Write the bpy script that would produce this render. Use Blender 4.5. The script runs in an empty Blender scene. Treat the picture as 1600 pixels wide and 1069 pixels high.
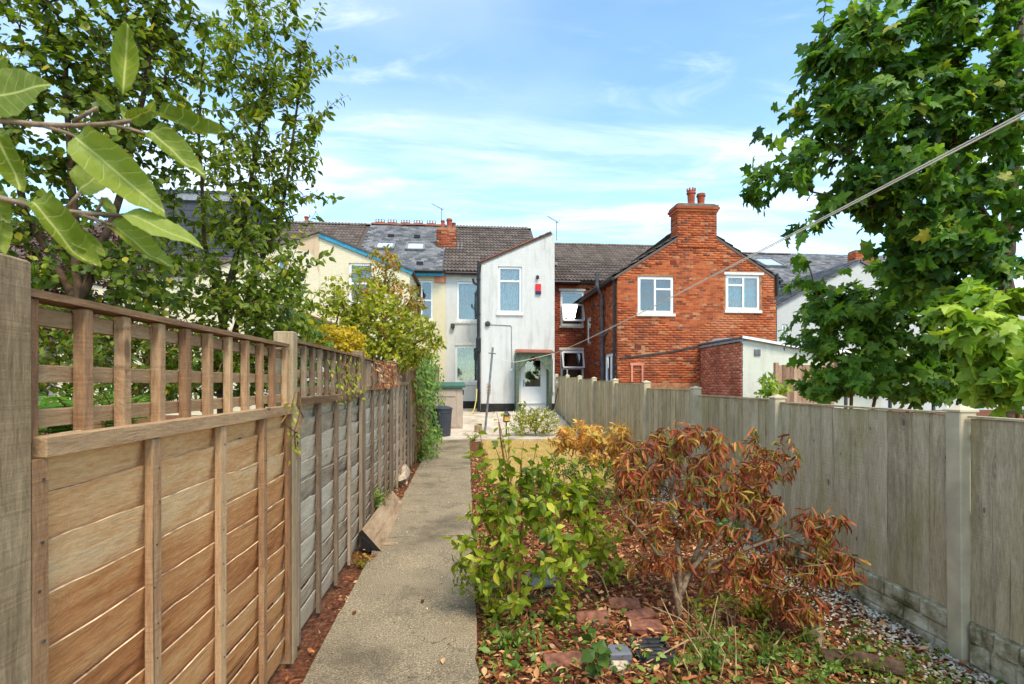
import bpy, math, random
import numpy as np
from mathutils import Vector, Matrix

random.seed(7)
rng = np.random.default_rng(7)
R = math.radians
scene = bpy.context.scene
col = scene.collection

# ---------------------------------------------------------------- camera
CAMZ, FPX, YAW, HOR = 1.55, 800.0, R(5.0), 598.0
cd = bpy.data.cameras.new('camera'); cam = bpy.data.objects.new('camera', cd); col.objects.link(cam)
cam.location = (0, 0, CAMZ); cam.rotation_euler = (R(90), 0, -YAW)
cd.sensor_width = 36; cd.lens = 18.0; cd.shift_y = (HOR - 534.5) / 1600
cd.dof.use_dof = True; cd.dof.focus_distance = 6.0; cd.dof.aperture_fstop = 10
cd.clip_start = 0.05; cd.clip_end = 2000
scene.camera = cam

# ---------------------------------------------------------------- sky, sun, exposure
SUN_AZ, SUN_EL = R(158), R(57)          # clockwise from +Y (the direction down the garden)
w = bpy.data.worlds.new('World'); scene.world = w; w.use_nodes = True
nt = w.node_tree; nt.nodes.clear()
def wn(t, **k):
    n = nt.nodes.new(t)
    for a, b in k.items(): setattr(n, a, b)
    return n
sky = wn('ShaderNodeTexSky', sky_type='NISHITA', sun_disc=False, sun_elevation=SUN_EL, sun_rotation=SUN_AZ,
         air_density=0.9, dust_density=0.0, ozone_density=0.6)
tc = wn('ShaderNodeTexCoord'); sep = wn('ShaderNodeSeparateXYZ'); nt.links.new(tc.outputs['Generated'], sep.inputs[0])
def wm(op, a, b=None, clamp=False):
    n = wn('ShaderNodeMath', operation=op, use_clamp=clamp)
    for i, v in enumerate((a, b)):
        if v is None: continue
        if isinstance(v, (int, float)): n.inputs[i].default_value = v
        else: nt.links.new(v, n.inputs[i])
    return n.outputs[0]
zz = wm('ADD', wm('MAXIMUM', sep.outputs[2], 0.0), 0.16)
comb = wn('ShaderNodeCombineXYZ')
nt.links.new(wm('DIVIDE', sep.outputs[0], zz), comb.inputs[0]); nt.links.new(wm('DIVIDE', sep.outputs[1], zz), comb.inputs[1])
def wcloud(rot, sc, detail, dist, rough, lo, hi, seed):
    mp = wn('ShaderNodeMapping'); mp.inputs['Rotation'].default_value = (0, 0, R(rot)); mp.inputs['Scale'].default_value = sc
    mp.inputs['Location'].default_value = (seed, seed * .7, 0)
    nt.links.new(comb.outputs[0], mp.inputs[0])
    nz = wn('ShaderNodeTexNoise'); nz.inputs['Scale'].default_value = 1.0; nz.inputs['Detail'].default_value = detail
    nz.inputs['Roughness'].default_value = rough; nz.inputs['Distortion'].default_value = dist
    nt.links.new(mp.outputs[0], nz.inputs['Vector'])
    mr = wn('ShaderNodeMapRange', interpolation_type='SMOOTHSTEP'); mr.inputs[1].default_value = lo; mr.inputs[2].default_value = hi
    nt.links.new(nz.outputs[0], mr.inputs[0]); return mr.outputs[0]
c1 = wcloud(18, (0.5, 1.7, 1), 9, 0.8, 0.58, 0.47, 0.70, 3.1)      # long cirrus streaks
c2 = wcloud(-12, (0.5, 1.1, 1), 6, 0.4, 0.5, 0.38, 0.75, 9.4)       # broad thin veil
c3 = wcloud(25, (1.6, 4.5, 1), 8, 0.9, 0.6, 0.48, 0.85, 5.7)        # fine wisps
cov = wm('ADD', wm('MULTIPLY', c1, 0.58), wm('ADD', wm('MULTIPLY', c2, 0.2), wm('MULTIPLY', c3, 0.42)), True)
hue = wn('ShaderNodeMixRGB', blend_type='MULTIPLY'); hue.inputs[0].default_value = 1; nt.links.new(sky.outputs[0], hue.inputs[1]); hue.inputs[2].default_value = (1.0, 1.2, 1.12, 1)
mx = wn('ShaderNodeMixRGB'); nt.links.new(cov, mx.inputs[0])
nt.links.new(hue.outputs[0], mx.inputs[1]); mx.inputs[2].default_value = (6.0, 6.1, 6.2, 1)
bg = wn('ShaderNodeBackground'); bg.inputs[1].default_value = 0.15
nt.links.new(mx.outputs[0], bg.inputs[0])
wo = wn('ShaderNodeOutputWorld'); nt.links.new(bg.outputs[0], wo.inputs[0])

sd = bpy.data.lights.new('sun', 'SUN'); sun = bpy.data.objects.new('sun', sd); col.objects.link(sun)
sd.energy = 2.0; sd.angle = R(20); sd.color = (1.0, 0.89, 0.73)     # sun behind thin cloud
sdir = Vector((math.sin(SUN_AZ) * math.cos(SUN_EL), math.cos(SUN_AZ) * math.cos(SUN_EL), math.sin(SUN_EL)))
sun.rotation_euler = sdir.to_track_quat('Z', 'Y').to_euler(); sun.location = sdir * 40
scene.view_settings.view_transform = 'Standard'; scene.view_settings.look = 'None'
scene.view_settings.gamma = 1; scene.view_settings.use_curve_mapping = False
scene.view_settings.exposure = 1.12
scene.cycles.max_bounces = 8; scene.cycles.transparent_max_bounces = 12

# ---------------------------------------------------------------- helpers
def sm(t): t = min(1.0, max(0.0, t)); return t * t * (3 - 2 * t)
def gz(x, y):
    """height of the ground: rises towards the houses, dips towards the right-hand fence"""
    yc = min(max(y, -6.0), 17.5)
    t = sm((x - 0.2) / 2.2)
    return (1 - t) * .01 * yc + t * (-.2 + .025 * yc) + .3 * sm((yc - 13) / 4)
def ray(px, py):
    cx, cz = (px - 800) / FPX, (HOR - py) / FPX
    return Vector((cx * math.cos(YAW) + math.sin(YAW), math.cos(YAW) - cx * math.sin(YAW), cz))
def at(px, py, Y):
    d = ray(px, py); return Vector((0, 0, CAMZ)) + d * (Y / d.y)
def xat(px, Y): return at(px, 0, Y).x
def zat(px, py, Y): return at(px, py, Y).z
def atd(px, py, D): return Vector((0, 0, CAMZ)) + ray(px, py) * D
def atx(px, py, X):
    d = ray(px, py); return Vector((0, 0, CAMZ)) + d * (X / d.x)
def onground(px, py):
    d = ray(px, py); D = 3.0
    for _ in range(40):
        p = d * D; D = (CAMZ - gz(p.x, p.y)) / -d.z
    return Vector((d.x * D, d.y * D, gz(d.x * D, d.y * D)))

WL = {}
def wloc(o): return WL.get(o.name, Vector((0, 0, 0))) if o else Vector((0, 0, 0))
def tag(o, label=None, cat=None, group=None, kind=None):
    if label: o['label'] = label
    if cat: o['category'] = cat
    if group: o['group'] = group
    if kind: o['kind'] = kind
    return o
def thing(name, loc, label, cat, group=None):
    o = bpy.data.objects.new(name, None); col.objects.link(o); o.location = loc; o.empty_display_size = .1
    WL[o.name] = Vector(loc); return tag(o, label, cat, group)
def place(name, me, parent, loc=None, rot=None, mtx=None, kind=None):
    """link a mesh object whose mesh is in its own frame; loc / mtx are in world space (parents never rotate)"""
    o = bpy.data.objects.new(name, me); col.objects.link(o)
    pw = wloc(parent)
    if parent: o.parent = parent
    if mtx is not None:
        m = mtx.copy(); m.translation = m.translation - pw; o.matrix_basis = m
        WL[o.name] = Vector(mtx.translation)
    else:
        loc = Vector(loc) if loc is not None else pw
        o.location = loc - pw; WL[o.name] = loc
        if rot: o.rotation_euler = rot
    if kind: o['kind'] = kind
    return o
def raw_mesh(name, V, Fs, mats, rnd=None, midx=None, smooth=False):
    me = bpy.data.meshes.new(name)
    V = np.asarray(V, dtype=np.float32).reshape(-1, 3)
    me.vertices.add(len(V)); me.vertices.foreach_set('co', V.ravel())
    Fs = [np.asarray(f, dtype=np.int32) for f in Fs if len(f)]
    nl = sum(f.size for f in Fs); nf = sum(f.shape[0] for f in Fs)
    me.loops.add(nl); me.polygons.add(nf)
    me.loops.foreach_set('vertex_index', np.concatenate([f.ravel() for f in Fs]))
    starts = []; s = 0
    for f in Fs:
        starts.append(s + np.arange(f.shape[0]) * f.shape[1]); s += f.size
    me.polygons.foreach_set('loop_start', np.concatenate(starts).astype(np.int32))
    if midx is not None: me.polygons.foreach_set('material_index', np.asarray(midx, dtype=np.int32))
    if smooth: me.polygons.foreach_set('use_smooth', np.ones(nf, dtype=bool))
    me.update(calc_edges=True)
    if rnd is not None:
        a = me.attributes.new('rnd', 'FLOAT', 'FACE'); a.data.foreach_set('value', np.asarray(rnd, dtype=np.float32))
    for m in (mats if isinstance(mats, (list, tuple)) else [mats]): me.materials.append(m)
    return me
class MB:
    """collects shapes in world space"""
    def __init__(s): s.V = []; s.F = []; s.M = []; s.Rn = []; s.m = 0; s.r = 0.0
    def add(s, vs, fs):
        n = len(s.V); s.V += [tuple(v) for v in vs]
        for f in fs: s.F.append([i + n for i in f]); s.M.append(s.m); s.Rn.append(s.r)
    def box(s, x0, x1, y0, y1, z0, z1):
        s.add([(x0,y0,z0),(x1,y0,z0),(x1,y1,z0),(x0,y1,z0),(x0,y0,z1),(x1,y0,z1),(x1,y1,z1),(x0,y1,z1)],
              [(0,3,2,1),(4,5,6,7),(0,1,5,4),(1,2,6,5),(2,3,7,6),(3,0,4,7)])
    def chbox(s, x0, x1, y0, y1, z0, z1, c):
        """box with chamfered top and vertical edges"""
        def ring(d, z): return [(x0+d,y0,z),(x1-d,y0,z),(x1,y0+d,z),(x1,y1-d,z),(x1-d,y1,z),(x0+d,y1,z),(x0,y1-d,z),(x0,y0+d,z)]
        def ring2(d, z):
            e = d + c; return [(x0+e,y0+d,z),(x1-e,y0+d,z),(x1-d,y0+e,z),(x1-d,y1-e,z),(x1-e,y1-d,z),(x0+e,y1-d,z),(x0+d,y1-e,z),(x0+d,y0+e,z)]
        v = ring(c, z0) + ring(c, z1 - c) + ring2(c, z1)
        f = [tuple(range(7, -1, -1)), tuple(range(16, 24))]
        for k in (0, 8):
            f += [(k+i, k+(i+1)%8, k+8+(i+1)%8, k+8+i) for i in range(8)]
        s.add(v, f)
    def bar(s, a, b, w, h, up=(0,0,1)):
        a, b = Vector(a), Vector(b); d = (b - a).normalized(); u = Vector(up)
        sd_ = d.cross(u)
        if sd_.length < 1e-4: sd_ = d.cross(Vector((1, 0, 0)))
        sd_.normalize(); u = sd_.cross(d).normalized()
        v = [p + sd_*(i*w/2) + u*(j*h/2) for p in (a, b) for i, j in ((-1,-1),(1,-1),(1,1),(-1,1))]
        s.add(v, [(3,2,1,0),(4,5,6,7),(0,1,5,4),(1,2,6,5),(2,3,7,6),(3,0,4,7)])
    def tube(s, pts, rad, n=6, cap=True):
        pts = [Vector(p) for p in pts]
        if not isinstance(rad, (list, tuple, np.ndarray)): rad = [rad] * len(pts)
        vs = []; ref = None
        for i, p in enumerate(pts):
            d = (pts[min(i+1, len(pts)-1)] - pts[max(i-1, 0)])
            d = d.normalized() if d.length > 1e-9 else Vector((0,0,1))
            if ref is None: ref = Vector((1,0,0)) if abs(d.x) < .8 else Vector((0,1,0))
            a = d.cross(ref).normalized(); b = d.cross(a); ref = b.cross(d) if False else ref
            vs += [p + (a*math.cos(2*math.pi*k/n) + b*math.sin(2*math.pi*k/n)) * rad[i] for k in range(n)]
        fs = []
        for i in range(len(pts)-1):
            fs += [(i*n+k, i*n+(k+1)%n, (i+1)*n+(k+1)%n, (i+1)*n+k) for k in range(n)]
        if cap: fs += [tuple(range(n-1, -1, -1)), tuple(range((len(pts)-1)*n, len(pts)*n))]
        s.add(vs, fs)
    def lathe(s, c, prof, n=14):
        c = Vector(c); vs = [c + Vector((r*math.cos(2*math.pi*k/n), r*math.sin(2*math.pi*k/n), z)) for r, z in prof for k in range(n)]
        fs = [(i*n+k, i*n+(k+1)%n, (i+1)*n+(k+1)%n, (i+1)*n+k) for i in range(len(prof)-1) for k in range(n)]
        fs += [tuple(range(n-1, -1, -1)), tuple(range((len(prof)-1)*n, len(prof)*n))]
        s.add(vs, fs)
    def prism(s, poly, axis, a0, a1):
        """poly = 2-D outline (ccw) extruded along axis ('x': poly is (y,z), 'y': poly is (x,z), 'z': poly is (x,y))"""
        def P(p, a): return {'x': (a, p[0], p[1]), 'y': (p[0], a, p[1]), 'z': (p[0], p[1], a)}[axis]
        n = len(poly); vs = [P(p, a0) for p in poly] + [P(p, a1) for p in poly]
        s.add(vs, [tuple(range(n-1,-1,-1)), tuple(range(n, 2*n))] + [(i, (i+1)%n, n+(i+1)%n, n+i) for i in range(n)])
    def build(s, name, mats, parent=None, kind=None, smooth=False, rnd=False, own=False, loc=None):
        """own: put the object's origin at its own centre; otherwise at the parent's place"""
        if loc is not None: o_ = Vector(loc)
        elif own or parent is None:
            a = np.array(s.V); c = (a.min(0) + a.max(0)) / 2; o_ = Vector((c[0], c[1], a.min(0)[2] if parent is None else c[2]))
        else: o_ = wloc(parent)
        me = bpy.data.meshes.new(name)
        me.from_pydata([(v[0]-o_.x, v[1]-o_.y, v[2]-o_.z) for v in s.V], [], s.F)
        me.polygons.foreach_set('material_index', s.M)
        if smooth: me.polygons.foreach_set('use_smooth', [True]*len(s.F))
        me.update()
        if rnd:
            at_ = me.attributes.new('rnd', 'FLOAT', 'FACE'); at_.data.foreach_set('value', s.Rn)
        for m in (mats if isinstance(mats, (list, tuple)) else [mats]): me.materials.append(m)
        return place(name, me, parent, loc=o_, kind=kind)

# ---------------------------------------------------------------- materials
def rgb(r, g, b):
    f = lambda c: (c/255/12.92 if c/255 <= .04045 else ((c/255+.055)/1.055)**2.4)
    return (f(r), f(g), f(b), 1)
class NT:
    def __init__(s, name):
        s.mat = bpy.data.materials.new(name); s.mat.use_nodes = True; s.t = s.mat.node_tree; s.t.nodes.clear()
        s.out = s.t.nodes.new('ShaderNodeOutputMaterial'); s.b = s.t.nodes.new('ShaderNodeBsdfPrincipled')
        s.t.links.new(s.b.outputs[0], s.out.inputs[0]); s.b.inputs['Specular IOR Level'].default_value = .3
    def n(s, t, **k):
        x = s.t.nodes.new(t)
        for a, b in k.items(): setattr(x, a, b)
        return x
    def set(s, sock, v):
        if v is None: return
        if hasattr(v, 'is_output'): s.t.links.new(v, sock)
        else:
            if isinstance(v, tuple) and len(v) == 3 and sock.type == 'RGBA': v = v + (1,)
            sock.default_value = v
    def coord(s, kind='Object', scale=(1,1,1), rot=(0,0,0), off=None):
        c = s.n('ShaderNodeTexCoord').outputs[kind]
        m = s.n('ShaderNodeMapping'); m.inputs['Scale'].default_value = scale; m.inputs['Rotation'].default_value = rot
        s.t.links.new(c, m.inputs[0])
        if off is not None: s.set(m.inputs['Location'], off)
        return m.outputs[0]
    def pos(s, scale=(1,1,1)):
        g = s.n('ShaderNodeNewGeometry').outputs['Position']; m = s.n('ShaderNodeMapping'); m.inputs['Scale'].default_value = scale
        s.t.links.new(g, m.inputs[0]); return m.outputs[0]
    def noise(s, vec, scale, detail=4, rough=.55, dist=0., out=0):
        x = s.n('ShaderNodeTexNoise'); s.set(x.inputs['Vector'], vec); x.inputs['Scale'].default_value = scale
        x.inputs['Detail'].default_value = detail; x.inputs['Roughness'].default_value = rough; x.inputs['Distortion'].default_value = dist
        return x.outputs[out]
    def voro(s, vec, scale, feature='F1', out='Distance', rand=1.):
        x = s.n('ShaderNodeTexVoronoi', feature=feature); s.set(x.inputs['Vector'], vec); x.inputs['Scale'].default_value = scale
        x.inputs['Randomness'].default_value = rand
        return x.outputs[out]
    def math(s, op, a, b=None, clamp=False):
        x = s.n('ShaderNodeMath', operation=op, use_clamp=clamp); s.set(x.inputs[0], a)
        if b is not None: s.set(x.inputs[1], b)
        return x.outputs[0]
    def ramp(s, fac, stops, interp='LINEAR'):
        x = s.n('ShaderNodeValToRGB'); cr = x.color_ramp; cr.interpolation = interp
        while len(cr.elements) < len(stops): cr.elements.new(.5)
        for e, (p, c) in zip(cr.elements, stops): e.position = p; e.color = c if len(c) == 4 else c + (1,)
        s.set(x.inputs[0], fac); return x.outputs[0]
    def rng(s, v, a, b, c=0., d=1., smooth=True):
        x = s.n('ShaderNodeMapRange', interpolation_type='SMOOTHSTEP' if smooth else 'LINEAR')
        s.set(x.inputs[0], v); x.inputs[1].default_value = a; x.inputs[2].default_value = b; x.inputs[3].default_value = c; x.inputs[4].default_value = d
        return x.outputs[0]
    def mix(s, f, a, b, mode='MIX'):
        x = s.n('ShaderNodeMixRGB', blend_type=mode); s.set(x.inputs[0], f); s.set(x.inputs[1], a); s.set(x.inputs[2], b); return x.outputs[0]
    def rand(s):
        a = s.n('ShaderNodeAttribute', attribute_name='rnd').outputs['Fac']; o = s.n('ShaderNodeObjectInfo').outputs['Random']
        return s.math('FRACT', s.math('ADD', a, o))
    def orand(s): return s.n('ShaderNodeObjectInfo').outputs['Random']
    def bump(s, h, strength=.3, dist=.01):
        x = s.n('ShaderNodeBump'); x.inputs['Strength'].default_value = strength; x.inputs['Distance'].default_value = dist
        s.set(x.inputs['Height'], h); s.t.links.new(x.outputs[0], s.b.inputs['Normal']); return x.outputs[0]
    def done(s, color=None, rough=None, metal=None, **k):
        s.set(s.b.inputs['Base Color'], color); s.set(s.b.inputs['Roughness'], rough)
        if metal is not None: s.b.inputs['Metallic'].default_value = metal
        for a, v in k.items(): s.set(s.b.inputs[a.replace('_', ' ')], v)
        return s.mat
def offrand(m, k=17.):
    c = m.n('ShaderNodeCombineXYZ'); r_ = m.rand()
    for i, f in enumerate((k, k*1.7, k*2.3)): m.set(c.inputs[i], m.math('MULTIPLY', r_, f))
    return c.outputs[0]
def wood(name, axis, stops, knot, contrast=1., green=None, sawn=0.4, grain=1., rv=.42):
    """axis = grain direction in object space"""
    m = NT(name); o = offrand(m)
    sc = [9, 9, 9]; sc['xyz'.index(axis)] = 1.25
    v = m.coord('Object', tuple(c*grain for c in sc), off=o)
    k = [3.2, 3.2, 3.2]; k['xyz'.index(axis)] = 1.5
    kv = m.coord('Object', tuple(k), off=o)
    sp_ = m.n('ShaderNodeSeparateXYZ'); m.t.links.new(kv, sp_.inputs[0]); cb_ = m.n('ShaderNodeCombineXYZ'); m.set(cb_.inputs[0], sp_.outputs[1]); m.set(cb_.inputs[1], sp_.outputs[2])
    vo = m.n('ShaderNodeTexVoronoi', voronoi_dimensions='2D'); m.t.links.new(cb_.outputs[0], vo.inputs['Vector']); vo.inputs['Scale'].default_value = 1.3
    sc3 = m.n('ShaderNodeSeparateColor'); m.t.links.new(vo.outputs['Color'], sc3.inputs[0])
    kd = m.math('ADD', vo.outputs['Distance'], m.math('MULTIPLY', m.math('GREATER_THAN', sc3.outputs[0], .38), 1.))
    kd = m.math('MULTIPLY', kd, m.math('ADD', m.math('MULTIPLY', sc3.outputs[1], 1.6), .75))
    kn = m.math('MAXIMUM', m.rng(kd, .035, .085, 1., 0.), m.math('MULTIPLY', m.rng(m.math('ABSOLUTE', m.math('SUBTRACT', kd, .12)), .0, .02, 1., 0.), .5))
    warp = m.math('MULTIPLY', m.rng(kd, 0., .45, 1., 0.), 1.0)
    g1 = m.noise(v, 1.6, 5, .6, .9)
    cv = m.n('ShaderNodeVectorMath', operation='ADD'); m.set(cv.inputs[0], v); c3_ = m.n('ShaderNodeCombineXYZ'); 
    for i in range(3): m.set(c3_.inputs[i], warp)
    m.t.links.new(c3_.outputs[0], cv.inputs[1])
    g2 = m.noise(cv.outputs[0], 7.5, 8, .72, .6)
    big = m.noise(m.coord('Object', off=o), 1.7, 3)
    f = m.math('ADD', m.math('MULTIPLY', g1, .5*contrast), m.math('MULTIPLY', g2, .5*contrast))
    f = m.math('ADD', f, m.math('MULTIPLY', m.math('SUBTRACT', m.rand(), .5), rv))
    f = m.math('ADD', f, m.math('MULTIPLY', m.math('SUBTRACT', big, .5), .35))
    f = m.math('ADD', f, .5 - .5*contrast)
    c = m.ramp(f, stops)
    c = m.mix(m.math('MULTIPLY', kn, .75), c, knot)
    if green:
        gv = [2.4, 2.4, 2.4]; gv['xyz'.index(axis)] = .7
        gn = m.noise(m.pos(tuple(gv)), 1.8, 5, .6)
        c = m.mix(m.rng(gn, .42, .72, 0, green[1]), c, green[0])
    c = m.mix(.55, c, m.ramp(m.noise(m.coord('Object', tuple((14 if i == 'xyz'.index(axis) else 90) for i in range(3)), off=o), 1.6, 4, .75), [(.3, (.62, .6, .58)), (.5, (1, 1, 1)), (.72, (1.3, 1.28, 1.25))]), 'MULTIPLY')
    sv = [2, 2, 2]; sv['xyz'.index(axis)] = 110
    crk = m.noise(m.coord('Object', tuple((.5 if i == 'xyz'.index(axis) else 26) for i in range(3)), off=o), 1., 4, .6)
    c = m.mix(m.rng(crk, .64, .7, 0, .7), c, knot)
    saw = m.noise(m.coord('Object', tuple(sv), off=o), 1., 2, .5)
    h = m.math('ADD', m.math('MULTIPLY', g2, 1.), m.math('MULTIPLY', saw, sawn))
    m.bump(h, .8, .007)
    return m.done(c, .82)
def plain(name, color, rough=.6, metal=0., var=.12, scale=6., bump=0.):
    m = NT(name); nz = m.noise(m.pos(), scale, 4)
    d = tuple(c*(1-var*2) for c in color[:3]); l = tuple(min(1, c*(1+var)) for c in color[:3])
    c = m.ramp(nz, [(.3, d), (.7, l)])
    if bump: m.bump(m.noise(m.pos(), scale*6, 4), bump, .01)
    return m.done(c, rough, metal)
def leafmat(name, stops, trans=.4, rough=.42, edge=None):
    m = NT(name); c = m.ramp(m.rand(), stops)
    big = m.noise(m.pos(), 2.2, 2)
    c = m.mix(1., c, m.ramp(big, [(.3, (.72, .74, .7)), (.7, (1.2, 1.18, 1.1))]), 'MULTIPLY')
    m.done(c, rough, Specular_IOR_Level=.35)
    tr = m.n('ShaderNodeBsdfTranslucent'); m.set(tr.inputs[0], m.mix(1., c, (1.25, 1.35, .55), 'MULTIPLY'))
    ms = m.n('ShaderNodeMixShader'); ms.inputs[0].default_value = trans
    m.t.links.new(m.b.outputs[0], ms.inputs[1]); m.t.links.new(tr.outputs[0], ms.inputs[2]); m.t.links.new(ms.outputs[0], m.out.inputs[0])
    return m.mat
def painted(name, color, dirt, dirtamt=.35, brick=True, lines=1.):
    """painted brickwork or render: faint courses in relief, grime in streaks"""
    m = NT(name)
    st = m.noise(m.pos((3, 3, .5)), 1.4, 6, .62)
    sp = m.noise(m.pos(), 5., 6, .7)
    base = m.mix(m.rng(sp, .3, .75, .0, .5), color, tuple(c*.86 for c in color[:3]))
    c = m.mix(m.rng(st, .48, .82, 0, dirtamt), base, dirt)
    c = m.mix(m.rng(m.noise(m.pos(), 16., 5, .7), .66, .74, 0, dirtamt*.9), c, dirt)
    h = m.noise(m.pos(), 22., 5, .7)
    if brick:
        g = m.n('ShaderNodeNewGeometry').outputs['Position']; sx = m.n('ShaderNodeSeparateXYZ'); m.t.links.new(g, sx.inputs[0])
        cb = m.n('ShaderNodeCombineXYZ'); m.set(cb.inputs[0], m.math('ADD', sx.outputs[0], sx.outputs[1])); m.set(cb.inputs[1], sx.outputs[2])
        bt = m.n('ShaderNodeTexBrick'); m.t.links.new(cb.outputs[0], bt.inputs[0]); bt.inputs['Scale'].default_value = 1
        bt.inputs['Brick Width'].default_value = .225; bt.inputs['Row Height'].default_value = .075; bt.inputs['Mortar Size'].default_value = .006
        bt.inputs['Color1'].default_value = (1,1,1,1); bt.inputs['Color2'].default_value = (.9,.9,.9,1); bt.inputs['Mortar'].default_value = (0,0,0,1)
        h = m.math('ADD', m.math('MULTIPLY', h, .5), m.math('MULTIPLY', bt.outputs['Color'], lines))
    m.bump(h, .6, .012)
    return m.done(c, .8)
def glassmat(name, tint=(.9,.95,.95), refl=.12):
    m = NT(name); m.t.nodes.remove(m.b)
    g = m.n('ShaderNodeBsdfGlossy'); g.inputs['Roughness'].default_value = .03; g.inputs['Color'].default_value = (1,1,1,1)
    t = m.n('ShaderNodeBsdfTransparent'); t.inputs['Color'].default_value = tint + (1,)
    lw = m.n('ShaderNodeFresnel'); lw.inputs[0].default_value = 1.5
    f = m.math('ADD', m.math('MULTIPLY', lw.outputs[0], 1.4), refl, True)
    s_ = m.n('ShaderNodeMixShader'); m.set(s_.inputs[0], f)
    m.t.links.new(t.outputs[0], s_.inputs[1]); m.t.links.new(g.outputs[0], s_.inputs[2]); m.t.links.new(s_.outputs[0], m.out.inputs[0])
    return m.mat
def brickmat(name, stops, pale, paleamt=.25):
    m = NT(name); r_ = m.rand()
    c = m.ramp(r_, stops)
    nz = m.noise(m.pos(), 9., 6, .7); c = m.mix(m.rng(nz, .55, .8, 0, paleamt), c, pale)
    c = m.mix(m.rng(m.noise(m.pos((1.2, 1.2, .5)), 1.1, 6, .65), .46, .74, 0, .6), c, rgb(104, 58, 44)); c = m.mix(m.rng(m.noise(m.pos(), .8, 5, .6), .56, .68, 0, .4), c, rgb(206, 132, 92))
    m.bump(m.noise(m.pos(), 60., 4), .4, .005)
    return m.done(c, .88)
def tilemat(name, stops, lichen, amt=.3):
    m = NT(name); c = m.ramp(m.rand(), stops)
    c = m.mix(m.rng(m.noise(m.pos(), 3.5, 6, .7), .5, .75, 0, amt), c, lichen)
    m.bump(m.noise(m.pos(), 40., 4), .3, .006)
    return m.done(c, .8)

M = {}
M['pine'] = wood('pine_boards', 'y', [(.14, rgb(146,86,48)), (.34, rgb(200,134,80)), (.52, rgb(218,160,104)), (.72, rgb(232,190,138)), (.88, rgb(214,186,150))], rgb(96,56,32), 1.2)
M['pine_edge'] = plain('pine_cut_edge', rgb(226,194,152), .8, var=.36, scale=16)
M['batten'] = wood('pine_battens', 'z', [(.2, rgb(112,76,52)), (.5, rgb(162,122,86)), (.8, rgb(196,160,120))], rgb(86,58,40), 1.2)
M['batten_h'] = wood('pine_rails', 'y', [(.2, rgb(100,72,48)), (.5, rgb(150,116,82)), (.8, rgb(186,152,114))], rgb(80,54,36), 1.1)
M['post'] = wood('timber_post', 'z', [(.2, rgb(98,80,60)), (.45, rgb(146,122,92)), (.65, rgb(174,150,116)), (.85, rgb(200,180,148))], rgb(82,62,44), 1.2, (rgb(124,112,66), .2))
M['grey_board'] = wood('weathered_boards', 'y', [(.16, rgb(118,102,84)), (.38, rgb(182,164,140)), (.58, rgb(210,194,168)), (.85, rgb(230,216,194))], rgb(104,86,70), 1.45, (rgb(176,138,98), .45))
M['grey_batten'] = wood('weathered_battens', 'z', [(.2, rgb(96,76,58)), (.5, rgb(138,116,94)), (.8, rgb(172,150,126))], rgb(80,62,48), 1.1)
M['grey_edge'] = plain('weathered_cut_edge', rgb(186,176,160), .85, var=.2, scale=30)
M['right_board'] = wood('mossy_boards', 'z', [(.15, rgb(128,112,86)), (.42, rgb(178,160,128)), (.6, rgb(204,186,152)), (.85, rgb(222,208,180))], rgb(92,74,54), 1.4, (rgb(156,142,76), .5), .7, rv=.18)
M['concrete_post'] = plain('post_concrete', rgb(200,184,152), .85, var=.12, scale=5., bump=.4)
m = NT('gravel_board_concrete'); nz = m.noise(m.pos(), 6., 6, .7)
c = m.ramp(nz, [(.36, rgb(92,84,50)), (.5, rgb(170,158,126)), (.66, rgb(220,210,186))]); m.bump(m.noise(m.pos(), 30., 5), .6, .01); M['gravel_board'] = m.done(c, .9)
m = NT('path_concrete')
v1 = m.voro(m.pos(), 120.); n1 = m.noise(m.pos(), 1.6, 6, .6); n2 = m.noise(m.pos(), 110., 4, .8)
c = m.ramp(n2, [(.32, rgb(64,56,44)), (.45, rgb(134,121,98)), (.58, rgb(170,155,128)), (.7, rgb(232,220,196))])
c = m.mix(1., c, m.ramp(n1, [(.32, (.48, .47, .45)), (.46, (.85, .83, .79)), (.6, (1.0, .97, .92)), (.7, (1.12, 1.08, 1.02))]), 'MULTIPLY')
c = m.mix(m.rng(m.noise(m.pos(), 3.7, 6, .7), .52, .7, 0, .6), c, rgb(92,86,74)); c = m.mix(m.rng(m.noise(m.pos((1.6, .5, 1)), 2.6, 5, .6), .62, .74, 0, .5), c, rgb(112,112,60))
cw_ = m.n('ShaderNodeVectorMath', operation='ADD'); m.set(cw_.inputs[0], m.pos((1, .6, 1))); m.set(cw_.inputs[1], m.noise(m.pos(), 3., 4, .6, out=1))
crk = m.rng(m.voro(cw_.outputs[0], .9, 'DISTANCE_TO_EDGE'), .0, .008, 1., 0.); c = m.mix(m.math('MULTIPLY', crk, m.rng(n1, .45, .6, 0., .75)), c, rgb(56,50,40))
m.bump(m.math('SUBTRACT', m.math('ADD', m.math('MULTIPLY', n2, .6), v1), crk), .5, .006); M['path'] = m.done(c, .92)
m = NT('patio_concrete'); n1 = m.noise(m.pos(), 2.2, 6, .65)
c = m.ramp(n1, [(.3, rgb(150,132,110)), (.5, rgb(196,182,160)), (.75, rgb(222,212,194))]); m.bump(m.noise(m.pos(), 50., 4), .4, .008); M['patio'] = m.done(c, .9)
m = NT('garden_soil'); n1 = m.noise(m.pos(), 2.3, 6, .65); n2 = m.noise(m.pos(), 34., 5, .7)
c = m.ramp(n2, [(.28, rgb(44,28,20)), (.48, rgb(98,58,36)), (.62, rgb(140,86,52)), (.78, rgb(180,132,88))])
c = m.mix(m.rng(n1, .55, .72, 0, .5), c, rgb(84,82,36)); m.bump(n2, 1., .03); M['soil'] = m.done(c, .95)
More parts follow.
